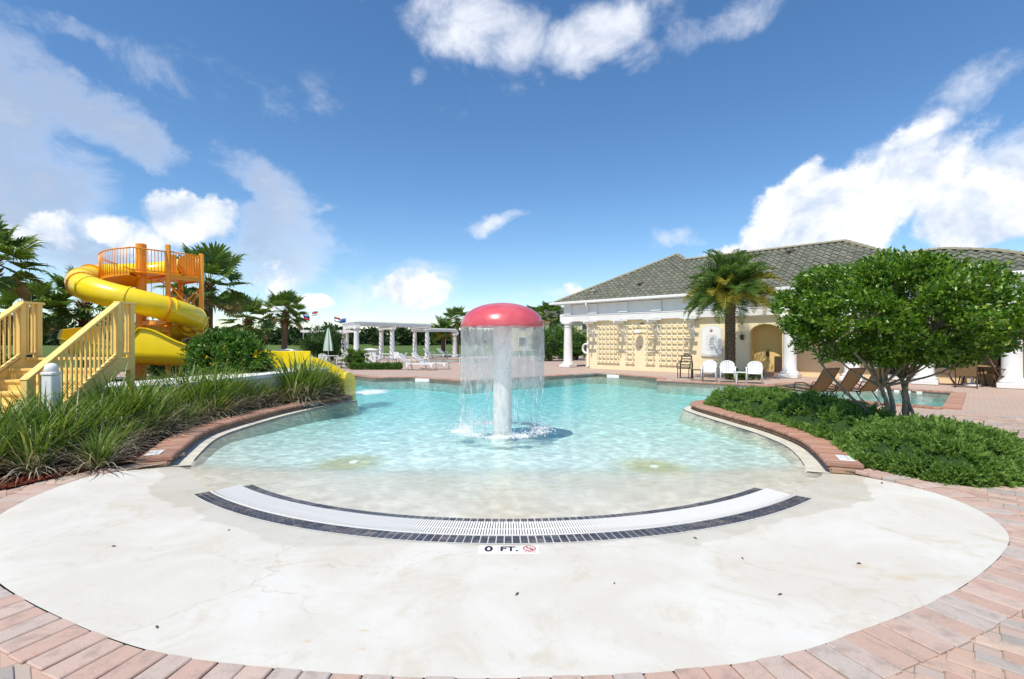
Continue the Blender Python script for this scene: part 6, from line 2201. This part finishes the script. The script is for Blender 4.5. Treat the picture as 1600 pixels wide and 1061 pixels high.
pu = empty('patio_umbrella', tuple(tb_p), UA, 'folded dark green umbrella standing in the porch table', 'umbrella')
MB().tube([(0, 0, 0), (0, 0, 2.45)], .024, 8).build('pole', M['brown_metal'], pu, True)
MB().lathe([(.25, 0), (.25, .06), (.05, .1), (.03, .3)], 16).build('base', M['white'], pu)
MB().lathe([(.03, 2.4), (.09, 2.1), (.13, 1.6), (.15, 1.3), (.11, 1.28)], 14).build('canopy', simple('dark_green_canvas', (.10, .14, .12), .8), pu, True)
sling_chair(-.85, .1, R(-90), 'brown sling chair side-on next to the column, at the porch table')
sling_chair(-.2, -.8, R(180), 'brown sling chair with its back to the pool at the porch table')
sling_chair(.8, -.05, R(90), 'brown sling chair side-on at the far right of the porch table')
sling_chair(.3, .85, R(-12), 'brown sling chair behind the porch table under the window')

# ================================================================== SMALL LITTER ON THE BEACH
lm = simple('dead_leaf', (.09, .045, .02), .8, .3, 30.0)
for i, (px, py, s, lab) in enumerate(((245, 988, .028, 'small dark seed lying on the bleached concrete, bottom left'), (1160, 871, .022, 'round dark seed on the dry concrete below the gutter end'), (1342, 883, .03, 'brown twig beside a rust stain on the concrete'),
                                      (178, 856, .03, 'thin dark twig on the dry concrete near the soldier course'), (808, 928, .035, 'curled dry leaf in the middle of the dry concrete'), (1086, 836, .035, 'orange-brown leaf at the outer edge of the gutter'), (1219, 932, .03, 'thin dry twig on the concrete, right of the middle'), (358, 825, .02, 'tiny dark leaf on the concrete outside the gutter end'), (960, 911, .016, 'tiny dark speck of leaf right of the depth marker'), (1378, 754, .05, 'dry leaf near the end of the juniper curb'))):
    s *= .7; gx, gy = ground(px, py, -.03)
    zz_ = zat(gx, gy)
    a = rnd.uniform(0, PI); d = Vector((math.cos(a), math.sin(a), 0)); sd = Vector((-d.y, d.x, 0))
    mb = MB().add([-d * s, sd * s * .35 + Vector((0, 0, .006)), d * s + Vector((0, 0, .004)), -sd * s * .35 + Vector((0, 0, .008)), Vector((0, 0, .001)), -d * s * .2 + Vector((0, 0, .012))], [[0, 1, 5], [1, 2, 5], [2, 3, 5], [3, 0, 5], [0, 4, 1], [1, 4, 2], [2, 4, 3], [3, 4, 0]])
    o = mb.build('dead_leaf', lm); o.location = (gx, gy, zz_ + .002)
    tag(o, lab, 'leaf', 'litter on the concrete')

# white water where the slide runs out
V = []; cov = []; na, nr_ = 40, 10
cx, cy = -4.55, 15.6
for i in range(nr_):
    for j in range(na):
        a = 2 * PI * j / na; r = (i / (nr_ - 1))
        V.append((cx + r * .95 * math.cos(a), cy + r * 1.5 * math.sin(a), WATER_Z + .008 + .05 * (1 - r) * rnd.random())); cov.append((1 - r) * 1.15)
F = np.array([[i * na + j, i * na + (j + 1) % na, (i + 1) * na + (j + 1) % na, (i + 1) * na + j] for i in range(nr_ - 1) for j in range(na)])[:, ::-1]
me = mesh_np('foam', V, F, M['foam'], True)
at = me.attributes.new('cover', 'FLOAT', 'POINT'); at.data.foreach_set('value', np.array(cov, np.float32))
tag(link('foam', me), 'white water churning where the slide meets the pool', kind='stuff')
